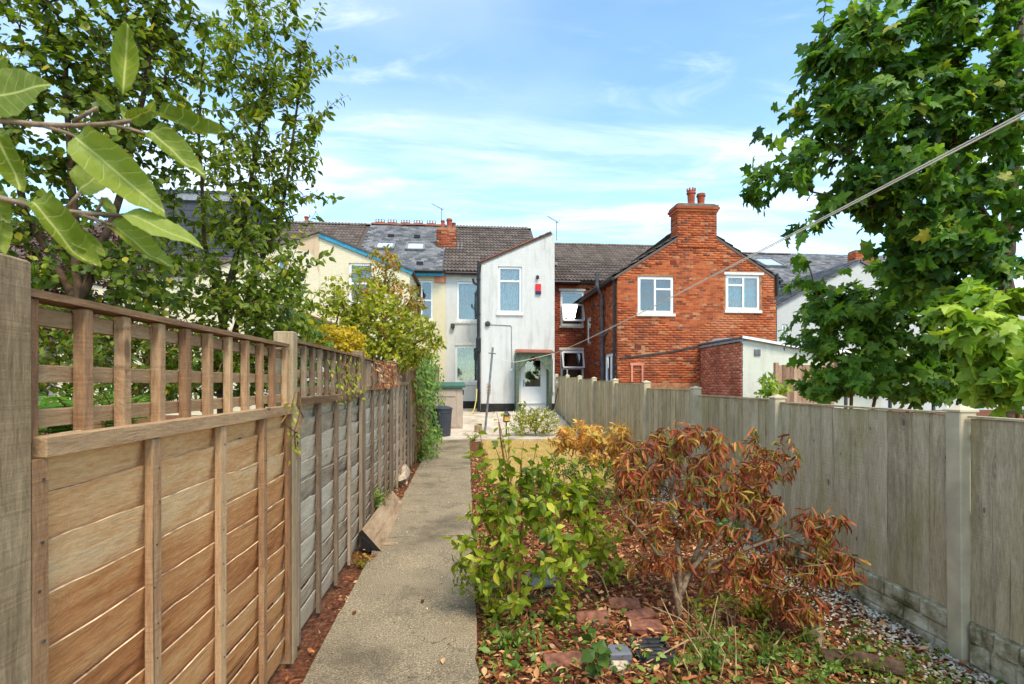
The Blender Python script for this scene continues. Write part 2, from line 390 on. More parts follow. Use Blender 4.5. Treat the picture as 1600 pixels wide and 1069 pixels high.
m = NT('dry_lawn'); n2 = m.noise(m.pos(), 26., 5, .7); n1 = m.noise(m.pos(), 1.9, 4)
c = m.ramp(n2, [(.3, rgb(150,120,62)), (.5, rgb(192,160,96)), (.75, rgb(214,190,130))]); c = m.mix(m.rng(n1, .5, .7, 0, .5), c, rgb(150,140,52)); m.bump(n2, 1., .02); M['lawn'] = m.done(c, .95)
M['white_wall'] = painted('white_masonry_paint', rgb(214,212,205), rgb(146,140,126), .5, True, .35)
M['white_wall2'] = painted('white_render', rgb(198,197,191), rgb(180,178,170), .3, True, .3)
M['cream_wall'] = painted('cream_masonry_paint', rgb(222,211,178), rgb(196,178,136), .4, True, .5)
M['bare_render'] = painted('weathered_bare_render', rgb(206,180,146), rgb(120,98,76), .7, False)
M['pale_render'] = painted('pale_green_render', rgb(214,212,192), rgb(150,146,126), .35, False)
M['plinth'] = plain('black_plinth_paint', rgb(44,42,40), .7, var=.3)
M['upvc'] = plain('white_upvc', rgb(240,240,238), .35, var=.03)
M['sill'] = plain('painted_sill', rgb(226,222,210), .7, var=.1, scale=12)
M['glass'] = glassmat('window_glass', (.94,.96,.96), .03)
M['net'] = plain('net_curtain', rgb(208,212,212), .9, var=.12, scale=9)
M['net2'] = plain('grey_vertical_blind', rgb(176,186,184), .9, var=.1, scale=9)
M['blind_g'] = plain('green_vertical_blind', rgb(134,152,142), .9, var=.15, scale=9)
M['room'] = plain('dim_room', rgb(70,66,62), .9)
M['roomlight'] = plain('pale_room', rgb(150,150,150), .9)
M['brick'] = brickmat('orange_brick', [(.0, rgb(118,56,36)), (.15, rgb(158,74,40)), (.45, rgb(178,88,46)), (.8, rgb(192,104,58)), (.93, rgb(154,72,42)), (1., rgb(104,66,54))], rgb(210,140,100), .3)
M['brick_dark'] = brickmat('dark_red_brick', [(.0, rgb(104,48,36)), (.4, rgb(146,66,44)), (.8, rgb(164,80,54)), (1., rgb(96,52,42))], rgb(176,112,88), .2)
M['brick_pink'] = brickmat('rubbed_pink_brick', [(.0, rgb(176,90,66)), (.4, rgb(206,122,94)), (.8, rgb(220,146,118)), (1., rgb(166,84,62))], rgb(230,190,168), .5)
M['mortar'] = plain('brick_mortar', rgb(176,122,86), .95, var=.25, scale=8)
M['tile_brown'] = tilemat('brown_concrete_tile', [(0, rgb(84,72,64)), (.5, rgb(98,86,78)), (1, rgb(112,98,90))], rgb(138,124,108), .3)
M['slate'] = tilemat('grey_slate', [(0, rgb(80,80,84)), (.5, rgb(106,106,110)), (1, rgb(134,132,132))], rgb(150,146,136), .35)
M['ridge'] = plain('terracotta_ridge', rgb(150,92,70), .85, var=.2)
M['ridge_grey'] = plain('grey_ridge', rgb(120,106,96), .85, var=.2)
M['pot'] = plain('terracotta_pot', rgb(168,84,58), .85, var=.2)
M['lead'] = plain('lead_flashing', rgb(150,152,156), .6, var=.2, scale=12)
M['blackpipe'] = plain('black_plastic_pipe', rgb(40,40,42), .45, var=.2)
M['greypipe'] = plain('grey_iron_pipe', rgb(88,86,90), .6, var=.25)
M['blue'] = plain('blue_green_fascia', rgb(58,140,170), .6, var=.15)
M['green_paint'] = plain('dark_green_paint', rgb(92,104,82), .65, var=.2, scale=10)
M['alarm_red'] = plain('alarm_red', rgb(216,44,48), .4, var=.03)
M['alarm_blue'] = plain('alarm_blue', rgb(36,44,92), .4, var=.03)
M['metal'] = plain('galvanised_metal', rgb(140,140,142), .5, .4, var=.2)
M['dark_metal'] = plain('dark_fitting', rgb(70,68,64), .55, var=.2)
M['dormer'] = plain('grey_dormer_cladding', rgb(74,76,84), .7, var=.12)
M['shed'] = plain('beige_shed_plastic', rgb(186,168,150), .6, var=.06)
M['shed_lid'] = plain('green_shed_lid', rgb(64,104,88), .6, var=.1)
M['bin'] = plain('charcoal_bin_plastic', rgb(64,68,76), .5, var=.1)
M['bark'] = plain('bark', rgb(92,72,54), .95, var=.35, scale=18, bump=.8)
M['twig'] = plain('grey_twig', rgb(160,134,108), .9, var=.3, scale=25, bump=.4)
M['greentwig'] = plain('reddish_twig', rgb(126,92,52), .85, var=.3, scale=20)
M['straw'] = plain('dry_straw_stem', rgb(186,156,112), .9, var=.2, scale=20)
M['rope'] = plain('washing_line', rgb(238,232,214), .8, var=.1)
M['old_timber'] = wood('old_timber', 'y', [(.2, rgb(120,92,66)), (.5, rgb(176,150,118)), (.8, rgb(206,186,156))], rgb(96,70,50), 1.1)
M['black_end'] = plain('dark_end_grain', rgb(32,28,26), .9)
M['stone'] = plain('pale_stone', rgb(194,174,148), .9, var=.28, scale=14, bump=.6)
M['loose_brick'] = plain('loose_red_brick', rgb(140,92,72), .95, var=.3, scale=22, bump=.35)
M['black_plastic'] = plain('black_crate_plastic', rgb(58,60,62), .7, var=.35, scale=20)
M['slate_piece'] = plain('slate_fragment', rgb(112,112,118), .7, var=.15)
M['hose'] = plain('yellow_hose', rgb(206,188,96), .5)
M['brown_fence'] = wood('brown_boards', 'z', [(.2, rgb(116,88,70)), (.5, rgb(168,132,104)), (.8, rgb(194,162,132))], rgb(90,66,50), 1.1)
M['polyroof'] = plain('cream_polycarbonate', rgb(228,224,200), .4, var=.05)
M['amber'] = plain('amber_glass', rgb(216,170,84), .3)
M['pebble'] = None
m = NT('gravel_pebbles'); c = m.ramp(m.rand(), [(0, rgb(130,112,90)), (.35, rgb(190,172,144)), (.7, rgb(216,202,178)), (1, rgb(238,230,214))]); M['pebble'] = m.done(c, .8)
L = {}
L['cherry'] = leafmat('cherry_leaves', [(0, rgb(70,86,24)), (.4, rgb(104,124,36)), (.8, rgb(140,156,52)), (.97, rgb(168,172,64)), (1, rgb(214,186,40))], .48)
L['plum'] = leafmat('dark_green_leaves', [(0, rgb(62,78,24)), (.4, rgb(92,114,34)), (.8, rgb(128,146,48)), (.965, rgb(156,164,60)), (1, rgb(214,184,40))], .47)
L['purple'] = leafmat('purple_leaves', [(0, rgb(54,30,30)), (.5, rgb(84,46,42)), (1, rgb(112,68,54))], .3)
L['syc'] = leafmat('sycamore_leaves', [(0, rgb(52,84,34)), (.35, rgb(74,112,42)), (.7, rgb(104,142,52)), (.97, rgb(140,168,62)), (1, rgb(186,170,64))], .45, .5)
L['syc3'] = leafmat('sapling_leaves', [(0, rgb(70,104,38)), (.5, rgb(104,142,50)), (1, rgb(146,172,64))], .5, .5)
L['syc2'] = leafmat('young_sycamore_leaves', [(0, rgb(98,132,40)), (.5, rgb(142,172,54)), (1, rgb(184,200,76))], .42, .45)
L['forsy'] = leafmat('fresh_green_leaves', [(0, rgb(88,108,24)), (.4, rgb(130,150,38)), (.8, rgb(166,178,54)), (1, rgb(204,196,74))], .45)
L['brown'] = leafmat('withered_leaves', [(0, rgb(104,50,34)), (.28, rgb(160,78,46)), (.52, rgb(184,100,58)), (.68, rgb(202,138,78)), (.8, rgb(168,146,56)), (1, rgb(116,116,42))], .28, .65)
L['gold'] = leafmat('golden_leaves', [(0, rgb(206,128,60)), (.35, rgb(232,172,88)), (.75, rgb(238,200,112)), (1, rgb(196,184,70))], .35, .55)
L['yellow'] = leafmat('yellow_shrub_leaves', [(0, rgb(190,160,26)), (.5, rgb(222,188,40)), (1, rgb(206,194,60))], .4)
L['autumn'] = leafmat('turning_leaves', [(0, rgb(110,124,40)), (.4, rgb(164,160,52)), (.65, rgb(196,150,50)), (.85, rgb(196,108,48)), (1, rgb(220,186,70))], .4)
L['lime'] = leafmat('yellow_green_leaves', [(0, rgb(112,124,34)), (.5, rgb(160,168,52)), (1, rgb(206,194,70))], .45)
L['ivy'] = leafmat('climber_leaves', [(0, rgb(66,100,34)), (.6, rgb(104,140,50)), (1, rgb(150,170,70))], .35)
L['small'] = leafmat('small_green_leaves', [(0, rgb(60,90,34)), (.6, rgb(98,124,48)), (1, rgb(136,156,66))], .35)
L['whiteflower'] = leafmat('small_white_flowers', [(0, rgb(230,232,214)), (1, rgb(246,246,236))], .2)
L['fern'] = leafmat('bright_pinnate_leaves', [(0, rgb(70,116,32)), (1, rgb(112,156,54))], .4)
L['litter'] = leafmat('fallen_leaves', [(0, rgb(92,48,28)), (.3, rgb(146,80,46)), (.6, rgb(178,112,68)), (.85, rgb(204,150,104)), (1, rgb(226,190,146))], .1, .8)
L['pathbits'] = leafmat('path_scraps', [(0, rgb(120,80,52)), (.5, rgb(186,160,124)), (1, rgb(236,226,204))], .1, .8)
L['grass'] = leafmat('dry_grass_blades', [(0, rgb(172,138,76)), (.5, rgb(204,174,106)), (.85, rgb(218,196,134)), (1, rgb(150,152,68))], .3, .7)
L['weed'] = leafmat('weed_leaves', [(0, rgb(70,104,36)), (.6, rgb(110,142,54)), (1, rgb(160,174,84))], .4)
# apple leaf with drawn-in veins (object space: y along the leaf, x across)
m = NT('apple_leaf'); tcx = m.n('ShaderNodeTexCoord').outputs['Object']; sx = m.n('ShaderNodeSeparateXYZ'); m.t.links.new(tcx, sx.inputs[0])
ax = m.math('ABSOLUTE', sx.outputs[0])
vein = m.math('ABSOLUTE', m.math('SUBTRACT', m.math('FRACT', m.math('MULTIPLY', m.math('SUBTRACT', sx.outputs[1], m.math('MULTIPLY', ax, .85)), m.math('ADD', m.math('MULTIPLY', m.orand(), 3.), 6.5))), .5))
vn = m.rng(vein, .0, .07, 1., 0.); mid = m.rng(ax, .006, .02, 1., 0.)
vv = m.math('MAXIMUM', m.math('MULTIPLY', vn, .55), mid)
base = m.ramp(m.orand(), [(0, rgb(98,114,32)), (.5, rgb(122,138,42)), (1, rgb(146,160,66))])
base = m.mix(m.rng(m.noise(tcx, 5., 4), .4, .75, 0, .4), base, rgb(158,166,88))
base = m.mix(m.rng(m.voro(tcx, 4.), .05, .085, .8, 0.), base, rgb(104,70,34)); base = m.mix(m.rng(m.noise(tcx, 2.2, 5, .7), .58, .7, 0, .45), base, rgb(176,160,60))
c = m.mix(m.math('MULTIPLY', vv, .7), base, rgb(206,210,130)); m.bump(m.math('SUBTRACT', m.math('MULTIPLY', m.noise(tcx, 14., 2), .4), vv), .3, .012)
m.done(c, .5)
tr = m.n('ShaderNodeBsdfTranslucent'); m.set(tr.inputs[0], m.mix(1., c, (1.1, 1.15, .5), 'MULTIPLY'))
ms = m.n('ShaderNodeMixShader'); ms.inputs[0].default_value = .35
m.t.links.new(m.b.outputs[0], ms.inputs[1]); m.t.links.new(tr.outputs[0], ms.inputs[2]); m.t.links.new(ms.outputs[0], m.out.inputs[0])
L['apple'] = m.mat

# ---------------------------------------------------------------- instancing helper
def stamp_mesh(name, TV, TF, P, AX, AY, AZ, mats, rnd=None, smooth=False, origin=(0,0,0)):
    TV = np.asarray(TV, float); P = np.asarray(P, float) - np.asarray(origin, float); n = len(P); k = len(TV)
    V = P[:, None, :] + TV[None, :, 0:1]*AX[:, None, :] + TV[None, :, 1:2]*AY[:, None, :] + TV[None, :, 2:3]*AZ[:, None, :]
    by = {}
    for f in TF: by.setdefault(len(f), []).append(f)
    Fs = []; rn = []
    for ln, fs in by.items():
        fa = np.asarray(fs)
        Fs.append((fa[None] + (np.arange(n)*k)[:, None, None]).reshape(-1, ln))
        if rnd is not None: rn.append(np.repeat(rnd, len(fs)))
    return raw_mesh(name, V.reshape(-1, 3), Fs, mats, np.concatenate(rn) if rnd is not None else None, smooth=smooth)
def template_mesh(name, TV, TF, mats, smooth=False):
    me = bpy.data.meshes.new(name); me.from_pydata([tuple(v) for v in TV], [], [tuple(f) for f in TF])
    if smooth: me.polygons.foreach_set('use_smooth', [True]*len(TF))
    for m_ in (mats if isinstance(mats, (list, tuple)) else [mats]): me.materials.append(m_)
    me.update(); return me
def mtx(P, X, Y, Z):
    return Matrix(((X[0],Y[0],Z[0],P[0]),(X[1],Y[1],Z[1],P[1]),(X[2],Y[2],Z[2],P[2]),(0,0,0,1)))
def norm(a): return a / np.maximum(np.linalg.norm(a, axis=-1, keepdims=True), 1e-9)
BOXV = [(0,0,0),(1,0,0),(1,1,0),(0,1,0),(0,0,1),(1,0,1),(1,1,1),(0,1,1)]
BOXF = [(0,3,2,1),(4,5,6,7),(0,1,5,4),(1,2,6,5),(2,3,7,6),(3,0,4,7)]

# ---------------------------------------------------------------- ground, path, patio, lawn
def axis_pts(core0, core1, step, far):
    a = list(np.arange(core0, core1 + 1e-6, step)); d = step; lo, hi = [], []
    p = core0
    while p > -far: d *= 1.7; p -= d; lo.append(p)
    d = step; p = core1
    while p < far: d *= 1.7; p += d; hi.append(p)
    return np.array(lo[::-1] + a + hi)
xs, ys = axis_pts(-3, 5, .14, 500), axis_pts(-1, 19, .16, 500)
gx, gy = np.meshgrid(xs, ys); hz_ = np.array([[gz(x, y) for x in xs] for y in ys])
hz_ += rng.normal(0, .008, hz_.shape) - .012
nx, ny = len(xs), len(ys); idx = np.arange(nx*ny).reshape(ny, nx)
q = np.stack([idx[:-1,:-1], idx[:-1,1:], idx[1:,1:], idx[1:,:-1]], -1).reshape(-1, 4)
me = raw_mesh('ground', np.stack([gx, gy, hz_], -1), [q], M['soil'], smooth=True)
ground = place('ground', me, None, loc=(0,0,0), kind='structure')
ground['label'] = 'brown soil ground of the garden beds'

def slab(name, x0, x1, y0, y1, dz, mat, parent=None, kind=None, ste=.25, jag=.0, thick=.08):
    nxs = max(2, int((x1-x0)/ste)+1); nys = max(2, int((y1-y0)/ste)+1)
    X = np.linspace(x0, x1, nxs); Y = np.linspace(y0, y1, nys); V = []; F = []
    for j, y in enumerate(Y):
        for i, x in enumerate(X):
            xx = x + (rng.normal(0, jag) if i in (0, nxs-1) else 0); yy = y + (rng.normal(0, jag) if j in (0, nys-1) and jag else 0)
            V.append((xx, yy, gz(x, y) + dz + rng.normal(0, .0012)))
    I = lambda i, j: j*nxs + i
    F = [(I(i,j), I(i+1,j), I(i+1,j+1), I(i,j+1)) for j in range(nys-1) for i in range(nxs-1)]
    edge = [I(i,0) for i in range(nxs)] + [I(nxs-1,j) for j in range(1,nys)] + [I(i,nys-1) for i in range(nxs-2,-1,-1)] + [I(0,j) for j in range(nys-2,0,-1)]
    b = len(V); V += [(V[e][0], V[e][1], V[e][2]-thick) for e in edge]; n = len(edge)
    F += [(edge[(k+1)%n], edge[k], b+k, b+(k+1)%n) for k in range(n)]
    mb = MB(); mb.V = V; mb.F = F; mb.M = [0]*len(F)
    return mb.build(name, mat, parent, kind=kind, loc=(0,0,0) if parent is None else None)
path = slab('garden_path', -.80, .03, -1.2, 12.5, .012, M['soil'], None, 'structure', .3, 0, .03)
path['label'] = 'worn concrete garden path running to the house'
for y0, y1 in ((-1.2, 4.93), (4.945, 8.6), (8.612, 12.5)):
    slab('slab', -.82, .055, y0, y1, .034, M['path'], path, None, .12, .004, .09)
patio = slab('patio', -.86, 2.93, 12.53, 17.66, .05, M['patio'], None, 'structure', .3, 0, .1); patio['label'] = 'pale concrete patio by the back door'
slab('yard', -.80, .44, 17.68, 20.46, .05, M['patio'], None, 'structure', .3, 0, .1)['label'] = 'concrete side yard beside the white rear wing'
lawn = slab('lawn', .36, 2.5, 7.4, 12.45, .012, M['lawn'], None, 'structure', .25, .05, .03); lawn['label'] = 'parched yellow lawn beyond the shrubs'

# ---------------------------------------------------------------- left timber fence
LX = -1.0
lposts = [-.7, 1.155, 2.92, 4.80, 6.62, 8.5, 10.35, 12.2, 14.05, 15.9, 17.6]
rails = [1.42, 1.425, 1.46, 1.52, 1.56, 1.80, 1.83, 1.86, 1.98, 2.05]
lf = thing('timber_fence', (LX, 8, gz(LX, 8)), 'tall lapped timber fence with trellis top along the left of the path', 'fence')
def lap_board(parent, y0, y1, z0, h, mats, amp):
    n = 22; V = []; F = []; Mi = []
    ph = random.random()*6
    c = Vector((LX+.02, (y0+y1)/2, z0+h/2))
    skew = random.gauss(0, .006)
    for i in range(n+1):
        y = y0 + (y1-y0)*i/n; t = i/n-.5
        dzt = amp*(math.sin(ph + i*.9) * .6 + random.uniform(-1, 1)*.6) + skew*2*t; dx = random.uniform(-.0015, .0015)
        zb, zt = z0, z0 + h + dzt
        x0_ = LX - .002; x1_ = LX + .024 + dx
        V += [(x0_+.006, y, zb), (x1_+.004, y, zt), (x1_-.001, y, zt+.001), (x0_-.002, y, zb)]
    for i in range(n):
        a = i*4; b = a+4
        F += [(a,b,b+1,a+1), (a+1,b+1,b+2,a+2), (a+2,b+2,b+3,a+3), (a+3,b+3,b,a)]; Mi += [0,1,0,0]
    F += [(0,1,2,3), (n*4+3, n*4+2, n*4+1, n*4)]; Mi += [0,0]
    mb = MB(); mb.V = V; mb.F = F; mb.M = Mi
    return mb.build('board', mats, parent, loc=c)
def batten(name, parent, x0, x1, y0, y1, z0, z1, mat, c=.003):
    mb = MB(); mb.chbox(x0, x1, y0, y1, z0, z1, c)
    if name == 'batten' and y0 < 6:      # nail heads down the face
        mb.m = 1; z = z0 + .06
        while z < z1 - .03:
            yn = (y0+y1)/2 + random.gauss(0, .006); mb.box(x1-.002, x1+.0015, yn-.003, yn+.003, z-.003, z+.003); z += random.uniform(.1, .14)
    # rough sawn: nudge the edges a little out of true
    if name in ('batten', 'upright', 'cross_rail'): mb.V = [(v[0]+random.gauss(0, .0008), v[1]+random.gauss(0, .0014), v[2]) for v in mb.V]
    return mb.build(name, (mat, M['dark_metal']), parent, own=True)
for k, y in enumerate(lposts):
    r_ = rails[min(k, len(rails)-1)]; top = (1.815, 1.815, 1.83, 1.84, 1.80, 1.84, 1.9, 1.92, 2.02, 2.1, 2.1)[k]
    pw_ = .05 if k < 2 else .038
    batten('post', lf, LX-.05, LX+.055, y-pw_, y+pw_, gz(LX, y)-.1, top, M['post'], .005)
for k in range(len(lposts)-1):
    a, b = lposts[k]+.052, lposts[k+1]-.052; zr = rails[k]; g = gz(LX, (a+b)/2) + .03
    new = k <= 1; bm, em, vm, hm = ((M['pine'], M['pine_edge'], M['batten'], M['batten_h']) if new else (M['grey_board'], M['grey_edge'], M['grey_batten'], M['batten_h']))
    p = thing('panel', (LX, (a+b)/2, g), None, None); p.parent = lf; p.location = Vector(p.location) - wloc(lf)
    # backing rail makes the panel a solid frame
    for z_ in (g+.02, zr-.07): mb = MB(); mb.box(LX-.03, LX-.012, a, b, z_, z_+.04); mb.build('back_rail', vm, p)
    nb = int(round((zr - g) / .122)); st = (zr - g - .01) / nb
    for i in range(nb): lap_board(p, a, b, g + i*st, st + .012, (bm, em), .0032 if new else .007)
    yb = [a, a+.42, a+.86, a+1.28, b-.045] if k != 1 else [a, a+.43, a+.855, a+1.27, b-.045]
    if k >= 5: yb = [a, a+.35, a+.7, a+1.05, a+1.4, b-.045]
    for y in yb:
        j = random.gauss(0, .006)
        batten('batten', p, LX+.03, LX+.055, y+j, y+j+.045, g, zr-.045, vm)
    tilt = .02 if k == 2 else 0
    batten('top_rail', p, LX+.028, LX+.062, a+(.025 if k == 1 else 0), b, zr-.042, zr+.004, hm)
    if k <= 4:
        t = thing('trellis', (LX, (a+b)/2, zr), None, None); t.parent = lf; t.location = Vector(t.location) - wloc(lf)
        th = .325 if k < 3 else .26
        nv = 11 if k <= 2 else 15
        for i in range(nv):
            y = a + .01 + (b - a - .05) * i/(nv-1) + random.gauss(0, .006)
            wv = .042 if k <= 2 else .03
            batten('upright', t, LX+.006, LX+.034, y, y+wv*.8, zr-.01, zr+th-.012, M['batten'] if k < 2 else M['grey_batten'])
        for z in (zr+.02, zr+.125, zr+th-.065):
            batten('cross_rail', t, LX-.022, LX+.004, a, b, z, z+.042, M['batten_h'])
        mb = MB(); mb.bar((LX+.006, a-.0, zr+th), (LX+.006, b, zr+th), .072, .018); mb.build('capping', M['batten_h'], t, own=True)

# ---------------------------------------------------------------- right concrete-post fence
RX = 3.0
rposts = [1.0, 2.86, 4.71, 6.46, 8.34, 10.2, 11.95, 13.5, 15.2, 17.1]
rtops = [1.36, 1.385, 1.41, 1.48, 1.56, 1.61, 1.66, 1.72, 1.77, 1.82]
rf = thing('concrete_post_fence', (RX, 8, gz(RX, 8)), 'grey-brown board fence with concrete posts along the right of the garden', 'fence')
for y, z in zip(rposts, rtops):
    mb = MB(); g = gz(RX, y) - .1
    mb.chbox(RX-.055, RX+.055, y-.05, y+.05, g, z-.012, .006)
    mb.add([(RX-.062,y-.057,z-.012),(RX+.062,y-.057,z-.012),(RX+.062,y+.057,z-.012),(RX-.062,y+.057,z-.012),(RX-.062,y-.057,z),(RX+.062,y-.057,z),(RX+.062,y+.057,z),(RX-.062,y+.057,z),(RX,y,z+.03)],
           [(3,2,1,0),(0,1,5,4),(1,2,6,5),(2,3,7,6),(3,0,4,7),(4,5,8),(5,6,8),(6,7,8),(7,4,8)])
    la, lb = random.gauss(0, .006), random.gauss(0, .008); mb.V = [(v[0]+(v[2]-g)*la, v[1]+(v[2]-g)*lb, v[2]) for v in mb.V]
    mb.build('post', M['concrete_post'], rf, own=True)
for k in range(len(rposts)-1):
    a, b = rposts[k]+.052, rposts[k+1]-.052; zt = rtops[k] - .035 if k else 1.335; zb = zt - 1.205
    if k >= 4: zb = zt - 1.3
    g = gz(RX, (a+b)/2) - .04
    p = thing('panel', (RX, (a+b)/2, zb), None, None); p.parent = rf; p.location = Vector(p.location) - wloc(rf)
    n = 11; wd = (b-a)/n
    for z in (zb+.08, (zb+zt)/2, zt-.12): mb = MB(); mb.box(RX+.012, RX+.045, a, b, z, z+.045); mb.build('back_rail', M['right_board'], p)
    y = a
    ws = [random.uniform(.75, 1.25) for _ in range(n)]; sc_ = (b-a)/sum(ws)
    for i in range(n):
        w_ = ws[i]*sc_; y0, y1 = y, min(y+w_+.012, b); y += w_
        mb = MB(); dzt = random.gauss(0, .0025); o = random.uniform(0, .003)
        # feather edge: thick on the near side, thin where the next board laps it
        mb.add([(RX-.010-o,y0,zb),(RX-.010-o,y0,zt+dzt),(RX-.003-o,y1,zt+dzt),(RX-.003-o,y1,zb),(RX+.006,y0,zb),(RX+.006,y0,zt+dzt),(RX+.008,y1,zt+dzt),(RX+.008,y1,zb)],
               [(0,1,2,3),(7,6,5,4),(0,4,5,1),(1,5,6,2),(2,6,7,3),(3,7,4,0)])
        mb.build('board', M['right_board'], p, own=True)
    mb = MB(); mb.box(RX-.024, RX+.03, a, b, zt+.004, zt+.017); mb.build('capping', M['right_board'], p, own=True)
    # moulded stone-effect gravel board
    mb = MB(); mb.box(RX-.012, RX+.03, a, b, g-.1, zb-.006)
    z = g-.02; zc = [g-.05, g+.07, zb-.12, zb-.012]
    for r0, r1 in zip(zc[:-1], zc[1:]):
        y = a+.01
        while y < b-.03:
            ln = min(random.uniform(.07, .24), b-.01-y)
            e = random.uniform(.008, .026); c = .008
            V = [(RX-.0125,y+.004,r0+.004),(RX-.0125,y+ln-.004,r0+.004),(RX-.0125,y+ln-.004,r1-.004),(RX-.0125,y+.004,r1-.004),
                 (RX-.0125-e*random.uniform(.6,1.2),y+.004+c,r0+.004+c),(RX-.0125-e*random.uniform(.6,1.2),y+ln-.004-c,r0+.004+c),(RX-.0125-e*random.uniform(.5,1.2),y+ln-.004-c,r1-.004-c),(RX-.0125-e*random.uniform(.5,1.2),y+.004+c,r1-.004-c)]
            mb.add(V, [(0,1,5,4),(1,2,6,5),(2,3,7,6),(3,0,4,7),(4,5,6,7)])
            y += ln
    mb.build('gravel_board', M['gravel_board'], rf)

# ---------------------------------------------------------------- house building kit
def face_s(y): return lambda u, z, d: (u, y + d, z)            # wall facing the camera
def face_w(x): return lambda u, z, d: (x + d, u, z)            # wall facing left (u runs along Y)
def face_e(x): return lambda u, z, d: (x - d, u, z)            # wall facing right
def wall(name, parent, P, tops, z0, openings, mat, depth=.12, flip=False):
    """tops: [(u, z), ...] roof line; openings: (u0, u1, z0, z1)"""
    us = sorted(set([u for u, _ in tops] + [o[i] for o in openings for i in (0, 1)]))
    def top(u):
        for (a, za), (b, zb) in zip(tops[:-1], tops[1:]):
            if a <= u <= b: return za + (zb-za)*(u-a)/(b-a) if b > a else za
        return tops[-1][1]
    mb = MB()
    def quad(p):
        mb.add(p, [(3,2,1,0) if flip else (0,1,2,3)])
    for a, b in zip(us[:-1], us[1:]):
        ops = sorted([o for o in openings if o[0] < (a+b)/2 < o[1]], key=lambda o: o[2]); z = z0
        for o in ops:
            if o[2] > z: quad([P(a,z,0), P(b,z,0), P(b,o[2],0), P(a,o[2],0)])
            z = o[3]
        quad([P(a,z,0), P(b,z,0), P(b,top(b),0), P(a,top(a),0)])
        quad([P(a,top(a),0), P(b,top(b),0), P(b,top(b),depth), P(a,top(a),depth)])
    for u0, u1, za, zb in openings:
        quad([P(u0,za,0), P(u0,zb,0), P(u0,zb,depth), P(u0,za,depth)][::-1]); quad([P(u1,za,0), P(u1,zb,0), P(u1,zb,depth), P(u1,za,depth)])
        quad([P(u0,zb,0), P(u1,zb,0), P(u1,zb,depth), P(u0,zb,depth)]); quad([P(u0,za,0), P(u1,za,0), P(u1,za,depth), P(u0,za,depth)][::-1])
    for u in (tops[0][0], tops[-1][0]): quad([P(u,z0,0), P(u,top(u),0), P(u,top(u),depth), P(u,z0,depth)])
    return mb.build(name, mat, parent)
def pbox(mb, P, u0, u1, z0, z1, d0, d1):
    c = [P(u, z, d) for d in (d0, d1) for u, z in ((u0,z0),(u1,z0),(u1,z1),(u0,z1))]
    mb.add(c, [(0,1,2,3),(7,6,5,4),(0,4,5,1),(1,5,6,2),(2,6,7,3),(3,7,4,0)])
def window(parent, P, u0, u1, z0, z1, cells, curtain=None, curtain_z=0., room='room', sill=None, d=.06, bw=.05, name='window', cov=(0,1)):
    """cells: fractions (ua, ub, za, zb) of each glazed light"""
    mb = MB(); W, H = u1-u0, z1-z0; g = .004
    pbox(mb, P, u0+g, u0+bw, z0+g, z1-g, d, d+.05); pbox(mb, P, u1-bw, u1-g, z0+g, z1-g, d, d+.05)
    pbox(mb, P, u0+bw, u1-bw, z0+g, z0+bw, d, d+.05); pbox(mb, P, u0+bw, u1-bw, z1-bw, z1-g, d, d+.05)
    ca = []
    iu0, iu1, iz0, iz1 = u0+bw, u1-bw, z0+bw, z1-bw
    for ua, ub, za, zb in cells:
        a, b, c, e = iu0+(iu1-iu0)*ua, iu0+(iu1-iu0)*ub, iz0+(iz1-iz0)*za, iz0+(iz1-iz0)*zb; t = .03
        pbox(mb, P, a+.002, a+t, c+.002, e-.002, d-.012, d+.04); pbox(mb, P, b-t, b-.002, c+.002, e-.002, d-.012, d+.04)
        pbox(mb, P, a+t, b-t, c+.002, c+t, d-.012, d+.04); pbox(mb, P, a+t, b-t, e-t, e-.002, d-.012, d+.04); ca.append((a+t, b-t, c+t, e-t))
    w_ = mb.build(name, M['upvc'], parent)
    for a, b, c, e in ca:
        mb = MB(); pbox(mb, P, a, b, c, e, d+.012, d+.018); mb.build('pane', M['glass'], w_)
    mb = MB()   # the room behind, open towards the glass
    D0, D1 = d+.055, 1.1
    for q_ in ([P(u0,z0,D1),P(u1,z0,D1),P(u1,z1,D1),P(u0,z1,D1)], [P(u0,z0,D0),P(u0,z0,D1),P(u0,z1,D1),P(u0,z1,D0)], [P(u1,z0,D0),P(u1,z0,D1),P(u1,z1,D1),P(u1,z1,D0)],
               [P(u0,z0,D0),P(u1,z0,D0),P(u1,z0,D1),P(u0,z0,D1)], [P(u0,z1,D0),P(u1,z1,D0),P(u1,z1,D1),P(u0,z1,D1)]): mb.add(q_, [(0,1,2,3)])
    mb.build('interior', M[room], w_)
    if curtain:
        mb = MB(); n = max(6, int(W/.035)); zz0 = z0+.02+H*curtain_z
        us_ = [u0+.02 + (W-.04)*(cov[0] + (cov[1]-cov[0])*i/n) for i in range(n+1)]; V = []
        for i, u in enumerate(us_):
            dd = d+.13 + (.022 if i % 2 else -.022)*random.uniform(.6, 1.2); V += [P(u, zz0, dd), P(u, z1-.02, dd)]
        mb.add(V, [(2*i, 2*i+2, 2*i+3, 2*i+1) for i in range(n)]); mb.build('curtain', M[curtain], w_)
    if sill:
        mb = MB(); pbox(mb, P, u0-.05, u1+.05, z0-.09, z0-.002, -.05, .06); mb.build('sill', M[sill], w_)
    return w_
def in_open(u0, u1, z0, z1, ops):
    return [(o[0]-.0, o[1]+.0) for o in ops if o[2] < z1 and o[3] > z0]
